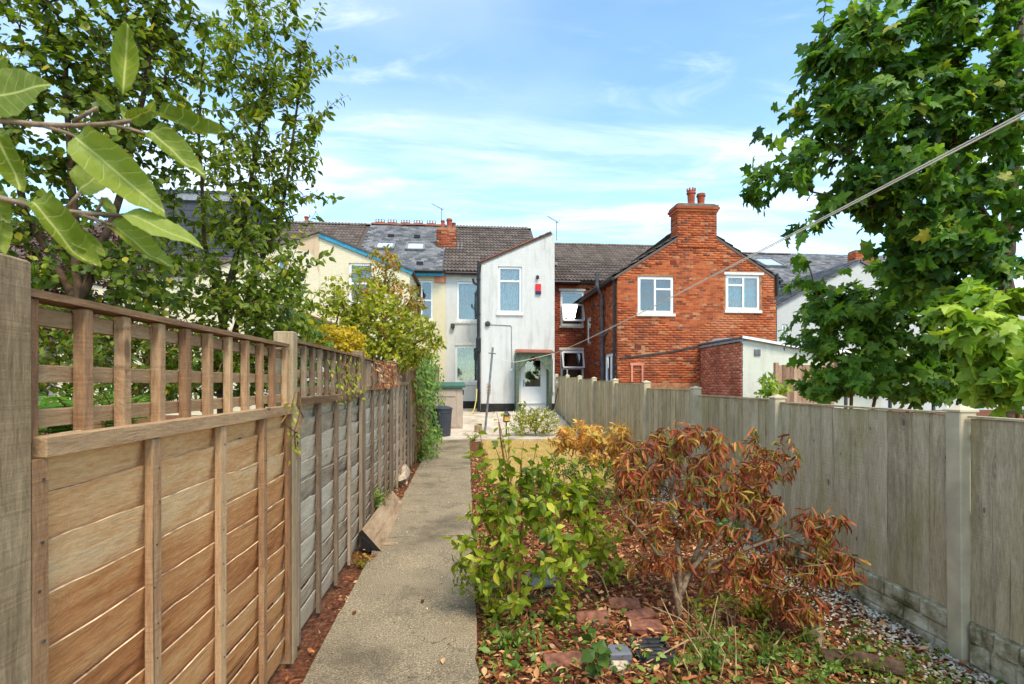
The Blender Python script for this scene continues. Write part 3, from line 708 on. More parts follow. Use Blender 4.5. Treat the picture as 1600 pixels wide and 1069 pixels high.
def bricks(parent, P, u0, u1, z0, z1, lim, ops, mat, n_ind=0, pick=None, proud=.004, depth=.03, origin=None):
    """courses of real bricks standing proud of the mortar; lim(z) gives the wall's (u0, u1) at that height"""
    out = []; z = z0; row = 0
    while z + .065 <= z1:
        a, b = lim(z + .065); a, b = max(a, u0), min(b, u1)
        cuts = sorted(in_open(a, b, z, z+.065, ops)); spans = []; c = a
        for o in cuts:
            if o[0] > c: spans.append((c, min(o[0], b)))
            c = max(c, o[1])
        if c < b: spans.append((c, b))
        for s0, s1 in spans:
            u = u0 - .225 + (0 if row % 2 else .1125)
            while u < s1:
                p, q_ = max(u, s0), min(u+.215, s1)
                if q_ - p > .03: out.append((p, q_, z))
                u += .225
        z += .075; row += 1
    if not out: return
    if pick: out.sort(key=pick)
    base = Vector(P(0, 0, 0)); UX = np.array(P(1, 0, 0)) - np.array(base); DX = np.array(P(0, 0, 1)) - np.array(base)
    def frame(p, q_, z):
        e = proud + random.gauss(0, .0025); h = .065 + random.gauss(0, .0015)
        return np.array(P(p, z, -e)), UX*(q_-p), DX*depth, np.array((0, 0, h))
    ind, rest = out[:n_ind], out[n_ind:]
    if ind:
        BT = [(.02,0,.05),(.98,0,.05),(.98,0,.95),(.02,0,.95),(0,.2,0),(1,.2,0),(1,.2,1),(0,.2,1),(0,1,0),(1,1,0),(1,1,1),(0,1,1)]
        BF = [(0,1,2,3),(0,4,5,1),(1,5,6,2),(2,6,7,3),(3,7,4,0),(4,8,9,5),(5,9,10,6),(6,10,11,7),(7,11,8,4)]
        tm = template_mesh('brick', BT, BF, mat)
        for b_ in ind:
            Pp, X, Y, Z = frame(*b_); place('brick', tm, parent, mtx=mtx(Pp, X, Y, Z))
    if rest:
        fr = [frame(*b_) for b_ in rest]; o = wloc(parent)
        me_ = stamp_mesh('brickwork', BOXV, BOXF, [f[0] for f in fr], np.array([f[1] for f in fr]), np.array([f[2] for f in fr]), np.array([f[3] for f in fr]), mat,
                         rng.random(len(fr)), origin=o)
        place('brickwork', me_, parent, kind='stuff')
TILE_V, TILE_F = [], []
prof = [(0, .012), (.045, .05), (.09, .012), (.15, .006), (.195, .05), (.24, .012), (.30, .006)]
for v in (0, .38):
    for u, h in prof: TILE_V.append((u, v, h + (.038 if v == 0 else -.004)))
for u, h in prof: TILE_V.append((u, 0, h - .006))
k7 = len(prof)
TILE_F = [(i, i+1, k7+i+1, k7+i) for i in range(k7-1)] + [(2*k7+i, 2*k7+i+1, i+1, i) for i in range(k7-1)]
SL_V = [(0,0,.018),(.24,0,.018),(.24,.36,.0),(0,.36,.0),(0,0,.006),(.24,0,.006)]
SL_F = [(0,1,2,3),(4,5,1,0)]
def tiles(parent, A, B, C, mat, kind='tile', n_ind=0, name='tile', skip=None):
    """cover the slope with eaves A->B and A->C running up it; every course laps the one below"""
    A, B, C = (np.array(v, float) for v in (A, B, C)); U = B - A; S = C - A; LU, LS = np.linalg.norm(U), np.linalg.norm(S)
    U, S = U/LU, S/LS; N = np.cross(U, S)
    if N[2] < 0: N = -N
    tw, ex = (.3, .32) if kind == 'tile' else (.25, .2)
    TV, TF = (TILE_V, TILE_F) if kind == 'tile' else (SL_V, SL_F)
    P_, fu, fs = [], [], []
    nr, nc = int(math.ceil(LS/ex)), int(math.ceil(LU/tw))
    for r_ in range(nr):
        off = (0 if kind == 'tile' else (.125 if r_ % 2 else 0))
        for c_ in range(nc):
            u = c_*tw - off; s_ = r_*ex
            if u + tw > LU + .02 or u < -.01: continue
            if skip and skip(u, s_): continue
            P_.append(A + U*(u + random.gauss(0, .003)) + S*(s_ + random.gauss(0, .004)) + N*(.004 + random.random()*.004))
    P_ = np.array(P_); n = len(P_)
    tilt = rng.normal(0, .008 if kind == 'tile' else .006, n)[:, None]
    AX = np.repeat(U[None], n, 0) + N[None]*tilt; AY = np.repeat(S[None], n, 0); AZ = np.repeat(N[None], n, 0)
    if n_ind:
        d = np.linalg.norm(P_ - np.array((0, 0, CAMZ)), axis=1); o_ = np.argsort(d)[:n_ind]; rest = np.argsort(d)[n_ind:]
        tm = template_mesh(name, TV, TF, mat)
        for i in o_: place(name, tm, parent, mtx=mtx(P_[i], AX[i], AY[i], AZ[i]))
    else: rest = np.arange(n)
    if len(rest):
        me_ = stamp_mesh(name + '_courses', TV, TF, P_[rest], AX[rest], AY[rest], AZ[rest], mat, rng.random(len(rest)), origin=wloc(parent))
        place(name + '_courses', me_, parent, kind='stuff')
def roof_slab(name, parent, A, B, C, D, mat, th=.09):
    """A,B eaves; C,D ridge (C above A)"""
    mb = MB(); A, B, C, D = (Vector(v) for v in (A, B, C, D)); n = (B-A).cross(C-A).normalized()
    if n.z < 0: n = -n
    v = [A, B, D, C]; mb.add(v + [p - n*th for p in v], [(0,1,2,3),(7,6,5,4),(0,4,5,1),(1,5,6,2),(2,6,7,3),(3,7,4,0)])
    return mb.build(name, mat, parent)
def pot(parent, x, y, z, r, h, crown=False):
    mb = MB()
    prof_ = [(r*.95, 0), (r*.8, h*.12), (r*.72, h*.3), (r*.8, h*.75), (r*.98, h*.8), (r*.98, h*.88), (r*.85, h*.9), (r*.88, h), (r*.7, h), (r*.66, h*.6)]
    mb.lathe((x, y, z), prof_, 12)
    if crown:
        for k in range(8):
            a = k*math.pi/4; mb.box(x+r*.85*math.cos(a)-.02, x+r*.85*math.cos(a)+.02, y+r*.85*math.sin(a)-.02, y+r*.85*math.sin(a)+.02, z+h-.002, z+h+.07)
    return mb.build('chimney_pot', M['pot'], parent, smooth=False)
def chimney(parent, x0, x1, y0, y1, z0, z1, mat, pots, corbel=True, name='chimney'):
    mb = MB(); mb.box(x0+.008, x1-.008, y0+.008, y1-.008, z0, z1)
    c = mb.build(name, M['mortar'], parent)
    for P, a, b in ((face_s(y0+.008), x0, x1), (face_w(x0+.008), y0+.01, y1), (face_e(x1-.008), y0+.01, y1)):
        bricks(c, P, a, b, z0, z1-.01, lambda z, a=a, b=b: (a, b), [], mat)
    if corbel:
        for i, e in enumerate((.035, .07, .04)):
            mb = MB(); mb.box(x0-e, x1+e, y0-e, y1+e, z1-.002+i*.075, z1+.07+i*.075); mb.build('corbel', mat if i < 2 else M['ridge_grey'], c)
    mb = MB(); zt = z1 + (.225 if corbel else 0)
    mb.chbox(x0+.01, x1-.01, y0+.01, y1-.01, zt-.004, zt+.05, .03); mb.build('flaunching', M['ridge_grey'], c)
    for (px_, py_, r_, h_, cr) in pots: pot(c, px_, py_, zt+.03, r_, h_, cr)
    return c
def pipe(name, parent, pts, r_, mat, n=8, brackets=()):
    mb = MB(); mb.tube(pts, r_, n)
    for z in brackets: mb.tube([(pts[0][0], pts[0][1], z), (pts[0][0], pts[0][1], z+.06)], r_*1.35, n)
    return mb.build(name, mat, parent)
def ridge_line(parent, x0, x1, y, z, mat, name='ridge_tile', bits=None):
    L_ = x1-x0; n = max(1, int(L_/.45)); st = L_/n
    tv = []; seg = 5
    for u in (0, st*.985):
        for i in range(seg):
            a = math.pi*(i/(seg-1)); tv.append((u, .13*math.cos(a), .09*math.sin(a)-.02))
    tf = [(i, i+1, seg+i+1, seg+i) for i in range(seg-1)] + [tuple(range(seg)), tuple(range(2*seg-1, seg-1, -1))]
    tm = template_mesh(name, tv, tf, mat)
    for k in range(n): place(name, tm, parent, loc=(x0+k*st, y, z+.035+random.gauss(0, .008)))
def aerial(name, base, top, left, label):
    o = thing(name, base, label, 'aerial')
    mb = MB(); mb.tube([base, (base[0], base[1], top)], .018, 6); mb.build('mast', M['metal'], o)
    mb = MB(); a = Vector((base[0]+.1, base[1], top-.06)); b = Vector((base[0]-left, base[1]-.15, top+.16)); mb.tube([a, b], .012, 5)
    for i in range(9):
        p_ = a.lerp(b, .12+i*.1); h = .16 - i*.008; mb.tube([p_+Vector((0, h*.7, -.02)), p_+Vector((0, -h*.7, .02))], .006, 4)
    for s_ in (-1, 1): mb.tube([a+Vector((.02,-.1,-.1*s_)), a+Vector((.02,.1,-.1*s_))], .008, 4)
    mb.build('antenna', M['metal'], o); return o

# ================================================================ white house
YB, YR = 20.5, 24.5                       # rear walls and ridges of the terrace
wx0, wx1, WY = xat(752, 17.7), xat(866.5, 17.7), 17.7
wh = thing('white_house', ((wx0+wx1)/2, WY, gz(1.5, WY)), 'white painted brick house with sloping-topped rear wing at the end of the path', 'house')
GZ = gz(1.5, 17.6) - .05; PL = GZ + .36
zl, zr_ = zat(752, 411, WY), zat(866, 365, WY)
P = face_s(WY); wu = (xat(778, WY), xat(815.5, WY), zat(797, 489, WY), zat(797, 416.5, WY)); dr = (xat(814, WY), xat(856.5, WY), GZ+.1, zat(835, 556, WY))
wall('wing_wall', wh, P, [(wx0, zl), (wx1-.1, zr_), (wx1, zr_)], PL, [wu, (dr[0], dr[1], PL, dr[3])], M['white_wall'], .14)
mb = MB(); mb.box(wx0-.015, dr[0], WY-.02, WY+.12, GZ-.2, PL-.002); mb.box(dr[1], wx1+.004, WY-.02, WY+.12, GZ-.2, PL-.002); mb.build('plinth', M['plinth'], wh)
wall('side_wall', wh, face_w(wx0+.002), [(WY+.003, zl), (YB, zl)], GZ-.2, [], M['white_wall'], .12, True)
wall('party_wall', wh, face_e(wx1+.002), [(WY+.003, zr_), (YB+1.2, zr_)], GZ-.2, [], M['brick_dark'], .12)
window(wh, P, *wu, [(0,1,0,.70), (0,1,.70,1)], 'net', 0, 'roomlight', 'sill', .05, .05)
# main rear wall
mx0, mx1 = xat(697, YB), wx1
P2 = face_s(YB); w1 = (xat(713.5, YB), xat(750, YB), zat(720, 502, YB), zat(720, 440, YB)); w2 = (xat(711, YB), xat(750, YB), zat(720, 598, YB), zat(720, 540, YB))
ze = zat(720, 424, YB)
wall('rear_wall', wh, P2, [(mx0, ze), (mx1, ze)], GZ+.35, [w1, w2], M['white_wall'], .14)
mb = MB(); mb.box(mx0, wx0, YB-.02, YB+.1, GZ-.2, GZ+.348); mb.build('plinth', M['plinth'], wh)
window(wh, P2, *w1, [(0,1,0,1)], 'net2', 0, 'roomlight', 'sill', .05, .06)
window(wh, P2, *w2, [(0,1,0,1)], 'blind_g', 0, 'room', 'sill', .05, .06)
for w_ in (w1, w2):   # segmental brick arch over each window
    mb = MB(); n = 8; c_ = (w_[0]+w_[1])/2; hw = (w_[1]-w_[0])/2
    for i in range(n):
        a0, a1 = -1+2*i/n, -1+2*(i+1)/n; f = lambda t: .10*(1-t*t)
        mb.add([(c_+hw*a0, YB-.006, w_[3]+.01), (c_+hw*a1, YB-.006, w_[3]+.01), (c_+hw*a1, YB-.006, w_[3]+.04+f(a1)), (c_+hw*a0, YB-.006, w_[3]+.04+f(a0)),
                (c_+hw*a0, YB+.01, w_[3]+.01), (c_+hw*a1, YB+.01, w_[3]+.01), (c_+hw*a1, YB+.01, w_[3]+.04+f(a1)), (c_+hw*a0, YB+.01, w_[3]+.04+f(a0))], [(0,1,2,3),(3,2,6,7)])
    mb.build('arch', M['sill'], wh)
zrd = zat(770, 358, YR)
rx0, rx1 = mx0-.12, wx1+.02
rs = roof_slab('main_roof', wh, (rx0, YB-.18, ze-.05), (rx1, YB-.18, ze-.05), (rx0, YR, zrd), (rx1, YR, zrd), M['tile_brown'])
tiles(rs, (rx0, YB-.22, ze-.06), (rx1, YB-.22, ze-.06), (rx0, YR, zrd+.005), M['tile_brown'], n_ind=230)
ridge_line(rs, rx0, rx1, YR, zrd, M['ridge_grey'])
mb = MB(); mb.box(rx1+.004, rx1+.05, YB-.2, YR, ze-.4, ze-.3); mb.add([(rx1+.004,YB-.2,ze-.3),(rx1+.004,YB-.2,ze-.02),(rx1+.004,YR,zrd+.02),(rx1+.004,YR,zrd-.4)], [(0,1,2,3)]); mb.build('verge', M['mortar'], rs)
ws_ = roof_slab('wing_roof', wh, (wx0-.06, WY-.04, zl-.01), (wx0-.06, YB+.8, zl-.01), (wx1-.1, WY-.04, zr_+.03), (wx1-.1, YB+.8, zr_+.03), M['tile_brown'], .05)
n = 11
for i in range(n):   # verge tiles bedded in mortar along the slope
    t0, t1 = i/n, (i+1)/n-.01; mb = MB(); X0, X1 = wx0-.08+(wx1-wx0-.02)*t0, wx0-.08+(wx1-wx0-.02)*t1; f = lambda x: zl-.01+(x-wx0+.06)*(zr_-zl+.04)/(wx1-wx0-.04)
    mb.add([(X0,WY-.07,f(X0)+.015),(X1,WY-.07,f(X1)+.015),(X1,WY+.4,f(X1)+.015),(X0,WY+.4,f(X0)+.015),(X0,WY-.07,f(X0)+.065),(X1,WY-.07,f(X1)+.045),(X1,WY+.4,f(X1)+.045),(X0,WY+.4,f(X0)+.065)], BOXF)
    mb.build('verge_tile', M['ridge'], ws_)
chimney(wh, xat(682, 22.3), xat(713, 22.3), 22.3, 22.75, 6.9, zat(697, 356, 22.3), M['brick_dark'],
        [(xat(692, 22.5), 22.45, .1, .32, 0), (xat(702, 22.5), 22.52, .14, .42, 0), (xat(709, 22.5), 22.6, .1, .28, 0)], False)
mb = MB(); xa, xb = xat(682, 22.3), xat(713, 22.3); sl = (zrd-ze)/(YR-YB)
mb.add([(xa-.1, 22.1, ze+sl*(22.1-YB)+.06), (xb+.28, 22.1, ze+sl*(22.1-YB)+.06), (xb+.28, 22.3, ze+sl*(22.3-YB)+.09), (xa-.1, 22.3, ze+sl*(22.3-YB)+.09)], [(0,1,2,3)])
mb.add([(xb+.001, 22.3, ze+sl*(22.3-YB)+.085), (xb+.28, 22.3, ze+sl*(22.3-YB)+.085), (xb+.28, 22.8, ze+sl*(22.8-YB)+.09), (xb+.001, 22.8, ze+sl*(22.8-YB)+.09)], [(0,1,2,3)]); mb.build('flashing', M['lead'], wh)
cx = xat(866, 20.9); chimney(wh, wx1+.24, wx1+.46, 20.7, 21.3, 5.9, zat(870, 374, 20.9), M['brick'], [], False)
mb = MB(); mb.box(wx1+.14, wx1+.62, 20.6, 21.4, zat(870, 412, 20.9)-.12, zat(870, 412, 20.9)); mb.build('flashing', M['lead'], wh)
# gutter, downpipes, fittings
gx_ = wx0-.10
pipe('gutter', wh, [(mx0, YB-.24, ze-.12), (wx0-.02, YB-.24, ze-.12)], .06, M['blackpipe'])
pipe('downpipe', wh, [(gx_, WY-.06, zl-.05), (gx_, WY-.06, zl-2.3), (gx_+.01, WY-.06, GZ+.1)], .055, M['blackpipe'], 10, [GZ+.7, GZ+2.2, GZ+3.4, GZ+4.6])
mb = MB(); mb.lathe((gx_, WY-.06, GZ+2.1), [(.06, 0), (.085, .06), (.085, .5), (.06, .56)], 10); mb.build('pipe_collar', M['blackpipe'], wh)
mb = MB(); mb.box(gx_-.05, gx_+.06, WY-.12, WY-.01, zl-.18, zl+.02); mb.build('gutter_outlet', M['blackpipe'], wh)
pipe('waste_pipe', wh, [(gx_-.18, WY+.0, zl-.55), (gx_-.16, WY-.02, zl-.68), (gx_-.02, WY-.05, zl-.78)], .045, M['blackpipe'])
a0 = at(836.5, 444, WY); a1 = at(845, 460, WY)
mb = MB(); mb.chbox(a0.x, a1.x, WY-.07, WY-.001, a1.z+.1, a0.z, .012); ab = mb.build('alarm_box', M['alarm_red'], wh); ab['label'] = 'red alarm box with dark blue lower third'
mb = MB(); mb.box(a0.x, a1.x, WY-.072, WY-.001, a1.z, a1.z+.098); mb.build('alarm_box_base', M['alarm_blue'], ab)
c_ = at(839.5, 433, WY); mb = MB(); mb.lathe((c_.x, WY-.07, c_.z-.05), [(.02, -.04), (.055, 0), (.06, .06), (.03, .1)], 10); mb.build('camera_lamp', M['dark_metal'], wh)
c_ = at(762, 506, WY); mb = MB(); mb.tube([(c_.x, WY-.1, c_.z), (c_.x, WY-.08, c_.z), (c_.x, WY-.002, c_.z)], [.05, .085, .095], 12); mb.build('bulkhead_lamp', M['dark_metal'], wh)
e1, e2, e3 = at(766, 507.5, WY), at(799, 509, WY), at(799.5, 577, WY)
pipe('conduit', wh, [(e1.x, WY-.012, e1.z), (e2.x-.03, WY-.012, e2.z), (e2.x, WY-.012, e2.z-.04), (e3.x, WY-.012, e3.z)], .011, M['metal'], 5)
mb = MB(); mb.chbox(e3.x-.04, e3.x+.04, WY-.05, WY-.001, e3.z-.06, e3.z+.02, .008); mb.build('switch_box', M['upvc'], wh)
c_ = at(707.5, 510, YB); mb = MB(); mb.chbox(c_.x-.08, c_.x+.08, YB-.16, YB-.03, c_.z-.06, c_.z+.1, .01); mb.box(c_.x-.02, c_.x+.02, YB-.05, YB-.001, c_.z-.04, c_.z); mb.box(c_.x-.03, c_.x+.03, YB-.12, YB-.06, c_.z-.13, c_.z-.062); mb.build('security_light', M['dark_metal'], wh)
# back door
DY = WY+.05
mb = MB()
for a, b, c, e in ((dr[0], dr[0]+.07, dr[2], dr[3]), (dr[1]-.07, dr[1], dr[2], dr[3]), (dr[0]+.07, dr[1]-.07, dr[3]-.07, dr[3])): mb.box(a, b, DY, DY+.08, c, e)
lz = dr[2] + (dr[3]-dr[2])*.44; ga, gb, gt = dr[0]+.15, dr[1]-.26, dr[3]-.16
for a, b, c, e in ((dr[0]+.072, ga, dr[2]+.01, dr[3]-.072), (gb, dr[1]-.072, dr[2]+.01, dr[3]-.072), (ga, gb, dr[2]+.01, lz), (ga, gb, gt, dr[3]-.072)): mb.box(a, b, DY+.012, DY+.06, c, e)
door = mb.build('door', M['upvc'], wh)
mb = MB(); mb.box(ga, gb, DY+.03, DY+.04, lz, gt); mb.build('pane', M['glass'], door)
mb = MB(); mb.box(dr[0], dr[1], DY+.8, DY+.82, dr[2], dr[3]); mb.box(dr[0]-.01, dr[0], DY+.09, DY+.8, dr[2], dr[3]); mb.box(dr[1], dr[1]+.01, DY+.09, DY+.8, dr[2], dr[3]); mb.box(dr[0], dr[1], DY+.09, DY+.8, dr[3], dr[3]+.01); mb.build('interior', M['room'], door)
mb = MB(); hz2 = lz+.12; mb.box(dr[0]+.09, dr[0]+.12, DY-.005, DY+.012, hz2-.12, hz2+.12); mb.bar((dr[0]+.105, DY-.04, hz2+.03), (dr[0]+.2, DY-.04, hz2+.03), .02, .02); mb.box(dr[0]+.098, dr[0]+.113, DY-.04, DY-.005, hz2+.02, hz2+.04); mb.build('handle', M['metal'], door)
mb = MB(); mb.box(ga+.04, gb-.04, DY+.008, DY+.0118, dr[2]+.15, lz-.1); mb.build('lower_panel', M['upvc'], door)
# porch canopy with pointed arch
CY = WY-.62; cx0, cx1 = xat(806.5, CY), xat(862.5, CY); zt0 = zat(806, 551, CY); zt1 = zat(862, 551, CY)
po = thing('porch_canopy', ((cx0+cx1)/2, CY, GZ), None, None); po.parent = wh; po.location = Vector(po.location)-wloc(wh)
mb = MB(); mb.box(cx0, cx0+.1, CY+.02, WY-.025, gz(1.9, CY)+.05, zt0-.01); mb.build('side_screen', M['green_paint'], po)
mb = MB(); mb.box(cx1-.1, cx1, CY+.02, WY-.025, gz(1.9, CY)+.05, zt0-.01); mb.build('side_screen', M['green_paint'], po)
mb = MB(); ha = [(cx0+.1, zt0-.62), (cx0+.2, zt0-.5), ((cx0+cx1)/2-.1, zt0-.16), ((cx0+cx1)/2, zt0-.11), ((cx0+cx1)/2+.1, zt0-.16), (cx1-.2, zt0-.5), (cx1-.1, zt0-.62)]
for (u0, z0_), (u1, z1_) in zip(ha[:-1], ha[1:]):
    mb.add([(u0,CY,z0_),(u1,CY,z1_),(u1,CY,zt0-.012),(u0,CY,zt0-.012),(u0,CY+.03,z0_),(u1,CY+.03,z1_),(u1,CY+.03,zt0-.012),(u0,CY+.03,zt0-.012)], [(0,1,2,3),(7,6,5,4),(0,4,5,1),(1,5,6,2),(2,6,7,3),(3,7,4,0)])
mb.build('arched_board', M['green_paint'], po)
mb = MB(); mb.add([(cx0-.06,CY-.1,zt0),(cx1+.08,CY-.1,zt0-.02),(cx1+.08,WY-.002,zt0+.1),(cx0+.05,WY-.002,zt0+.12),(cx0-.06,CY-.1,zt0+.03),(cx1+.08,CY-.1,zt0+.012),(cx1+.08,WY-.002,zt0+.14),(cx0+.05,WY-.002,zt0+.16)], BOXF); mb.build('canopy_roof', M['ridge'], po)
mb = MB(); mb.lathe(((cx0+cx1)/2, CY+.3, zt0-.26), [(.0, 0), (.08, .02), (.11, .08), (.02, .2)], 10); mb.build('porch_lamp', M['pot'], po)
pipe('downpipe', wh, [(wx1-.05, WY-.06, zt0-.15), (wx1-.05, WY-.06, GZ+.75)], .035, M['upvc'])

# ================================================================ brick pair of houses
BY = 15.8; bx0, bx1 = 4.72, xat(1212.5, BY)
bh = thing('brick_house', ((bx0+bx1)/2, BY, gz(6, BY)), 'orange brick house with gabled rear wing and tall central chimney', 'house')
be0, be1 = zat(966, 430, BY), zat(1212, 434, BY); bz0 = gz(6, BY)-.2; bm_ = (bx0+bx1)/2; br = zat(1092, 352, BY)
P = face_s(BY); o1 = (xat(996.5, BY), xat(1052.5, BY), zat(1024, 490, BY), zat(1024, 432, BY)); o2 = (xat(1134, BY), xat(1187.5, BY), zat(1160, 485, BY), zat(1160, 430, BY))
wall('gable_wall', bh, P, [(bx0, be0), (bm_, br), (bx1, be1)], bz0, [o1, o2], M['mortar'], .14)
lim = lambda z: (bx0 if z < be0 else bx0+(bm_-bx0)*(z-be0)/(br-be0), bx1 if z < be1 else bx1-(bx1-bm_)*(z-be1)/(br-be1))
bricks(bh, P, bx0, bx1, 1.55, br, lim, [(o1[0]-.005, o1[1]+.005, o1[2]-.09, o1[3]+.02), (o2[0]-.06, o2[1]+.06, o2[2]-.09, o2[3]+.09)], M['brick'], 300, pick=lambda b_: abs(b_[2]-4.4)+abs((b_[0]+b_[1])/2-7.0)*.45)
window(bh, P, *o1, [(0,.48,0,1), (.48,1,0,.68), (.48,1,.68,1)], None, 0, 'room', 'sill', .03, .06)
window(bh, P, *o2, [(0,.52,0,.74), (0,.52,.74,1), (.52,1,0,1)], 'net2', 0, 'room', 'sill', .03, .06)
mb = MB(); mb.box(o2[0]-.06, o2[1]+.12, BY-.03, BY+.05, o2[3]+.005, o2[3]+.085); mb.build('lintel', M['sill'], bh)
for px_, py_ in ((1052, 410), (1134, 412), (997, 541), (1037, 563)):
    p_ = at(px_, py_, BY); mb = MB(); mb.box(p_.x-.1, p_.x+.1, BY-.012, BY-.001, p_.z-.06, p_.z+.06); 
    for i in range(4): mb.box(p_.x-.09, p_.x+.09, BY-.018, BY-.012, p_.z-.05+i*.028, p_.z-.036+i*.028)
    mb.build('air_brick', M['brick_dark'], bh)
p0, p1, p2 = at(968, 560, BY), at(1040, 551, BY), at(1094, 540, BY)
mb = MB(); mb.bar((p0.x, BY-.02, p0.z), (p1.x, BY-.02, p1.z), .03, .05); mb.bar((p1.x, BY-.02, p1.z), (p2.x, BY-.02, p2.z), .03, .05); mb.build('old_flashing_line', M['dark_metal'], bh)
# wing roof
for s_, e, xe in ((-1, be0, bx0-.12), (1, be1, bx1+.12)):
    ez = e - .06
    rsl = roof_slab('wing_roof', bh, (xe, BY-.016, ez), (xe, 22.5, ez), (bm_, BY-.016, br+.03), (bm_, 22.5, br+.03), M['tile_brown'], .07)
    tiles(rsl, (xe-.03*-s_, BY-.012, ez+.0), (xe-.03*-s_, 22.4, ez+.0), (bm_, BY-.012, br+.035), M['tile_brown'])
ccx0, ccx1 = xat(1058.5, BY-.02), xat(1120, BY-.02)
chimney(bh, ccx0, ccx1, BY-.028, BY+.55, br-.72, zat(1090, 331, BY), M['brick'], [(xat(1081, BY+.2), BY+.25, .15, .5, True), (xat(1097, BY+.2), BY+.28, .15, .42, False)], True)
# side wall and back wall of the yard
sw1 = (xat(0,1)*0 + 19.3, 19.95, zat(918, 535, 19.8)-.1, zat(918, 497, 19.8)); sw2 = (16.0, 17.3, zat(955, 600, 16.5), zat(955, 552, 16.5))
P3 = face_w(bx0+.004); wall('side_wall', bh, P3, [(BY+.004, be0), (YB, be0)], bz0, [sw1, sw2], M['mortar'], .14, True)
bricks(bh, P3, BY+.004, YB, 1.5, be0-.02, lambda z: (BY+.0, YB), [sw1, sw2], M['brick'])
window(bh, P3, *sw1, [(0,1,0,1)], None, 0, 'room', None, .03, .06); window(bh, P3, *sw2, [(0,.5,0,1), (.5,1,0,1)], 'net2', 0, 'room', None, .03, .06)
P4 = face_s(YB+.003); ry0, ry1 = wx1+.14, bx0+1.6; bze = zat(890, 439, YB)
q1 = (xat(876, YB), xat(912.5, YB), zat(895, 509, YB), zat(895, 455, YB)); q2 = (xat(876, YB), xat(912.5, YB), zat(895, 600, YB), zat(895, 547, YB))
wall('rear_wall', bh, P4, [(ry0, bze), (ry1, bze)], bz0, [q1, q2], M['mortar'], .14)
bricks(bh, P4, ry0, ry1, 1.5, bze-.02, lambda z: (ry0, ry1), [(q1[0], q1[1], q1[2], q1[3]+.1), (q2[0], q2[1], q2[2], q2[3]+.1)], M['brick_dark'])
for q_ in (q1, q2):
    w_ = window(bh, P4, *q_, [(0,1,.62,1), (0,1,0,.62)] if q_ is q1 else [(0,1,0,.45)], None, 0, 'room', 'sill', .04, .05)
    mb = MB(); mb.box(q_[0]-.06, q_[1]+.06, YB-.02, YB+.05, q_[3]+.004, q_[3]+.09); mb.build('lintel', M['sill'], bh)
    # open top-hung sash
    H = q_[3]-q_[2]; za = q_[2]+(.60 if q_ is q1 else .93)*H; hh = H*.5 if q_ is q1 else H*.48; t_ = Vector((0, -.34, -.9)).normalized()*hh
    mb = MB(); A_, B_ = Vector((q_[0]+.07, YB-.01, za)), Vector((q_[1]-.05, YB-.01, za))
    for u, v in ((A_, B_), (A_+t_, B_+t_), (A_, A_+t_), (B_, B_+t_)): mb.bar(u, v, .06, .06, (0, -.93, .34))
    sh = mb.build('open_sash', M['upvc'], bh)
    mb = MB(); nn = Vector((0, -.93, .34))*.005; mb.add([A_-nn, B_-nn, B_+t_-nn, A_+t_-nn, A_+nn, B_+nn, B_+t_+nn, A_+t_+nn], BOXF); mb.build('pane', M['glass'], sh)
brd = zat(940, 384, YR); rx1 = xat(1165, 22)
rs = roof_slab('main_roof', bh, (wx1+.1, YB-.2, bze-.04), (10.6, YB-.2, bze-.04), (wx1+.1, YR, brd), (10.6, YR, brd), M['tile_brown'])
tiles(rs, (wx1+.1, YB-.24, bze-.05), (10.6, YB-.24, bze-.05), (wx1+.1, YR, brd+.005), M['tile_brown'], n_ind=150)
ridge_line(rs, wx1+.1, 10.6, YR, brd, M['ridge_grey'])
pipe('gutter', bh, [(bx0-.16, BY-.05, be0-.12), (bx0-.16, YB, be0-.12)], .06, M['blackpipe'])
pipe('gutter', bh, [(wx1+.2, YB-.26, bze-.1), (bx0-.2, YB-.26, bze-.1)], .06, M['blackpipe'])
pipe('gutter', bh, [(bx1+.16, BY-.05, be1-.12), (bx1+.16, YB, be1-.12)], .06, M['blackpipe'])
pipe('downpipe', bh, [(bx0-.07, BY+.12, be0-.1), (bx0-.07, BY+.12, 1.2)], .045, M['blackpipe'], 8, [2.5, 4])
pp = atx(941, 440, bx0-.1); yv = pp.y
pipe('soil_pipe', bh, [(bx0-.28, yv, be0+.35), (bx0-.28, yv, be0-.1), (bx0-.1, yv, be0-.4), (bx0-.1, yv, 1.2)], .06, M['greypipe'], 10, [2.2, 3.2, 4.2])
pipe('branch_pipe', bh, [(bx0-.1, yv, 3.1), (bx0+.05, yv-.6, 3.35)], .04, M['greypipe'])
p_ = at(995, 582, BY); mb = MB(); hw_ = .2
for a, b, c, e in ((-hw_, -hw_+.06, -.3, .22), (hw_-.06, hw_, -.3, .22), (-hw_-.03, hw_+.03, .22, .3)): mb.box(p_.x+a, p_.x+b, BY-.05, BY-.009, p_.z+c, p_.z+e)
mb.build('bricked_up_hatch', M['brick_pink'], bh)
mb = MB(); mb.tube([(bx1-.0, BY-.06, be1+.1), (bx1-.0, BY-.06, be1-.6)], .05, 8); mb.build('vent_pipe', M['blackpipe'], bh)

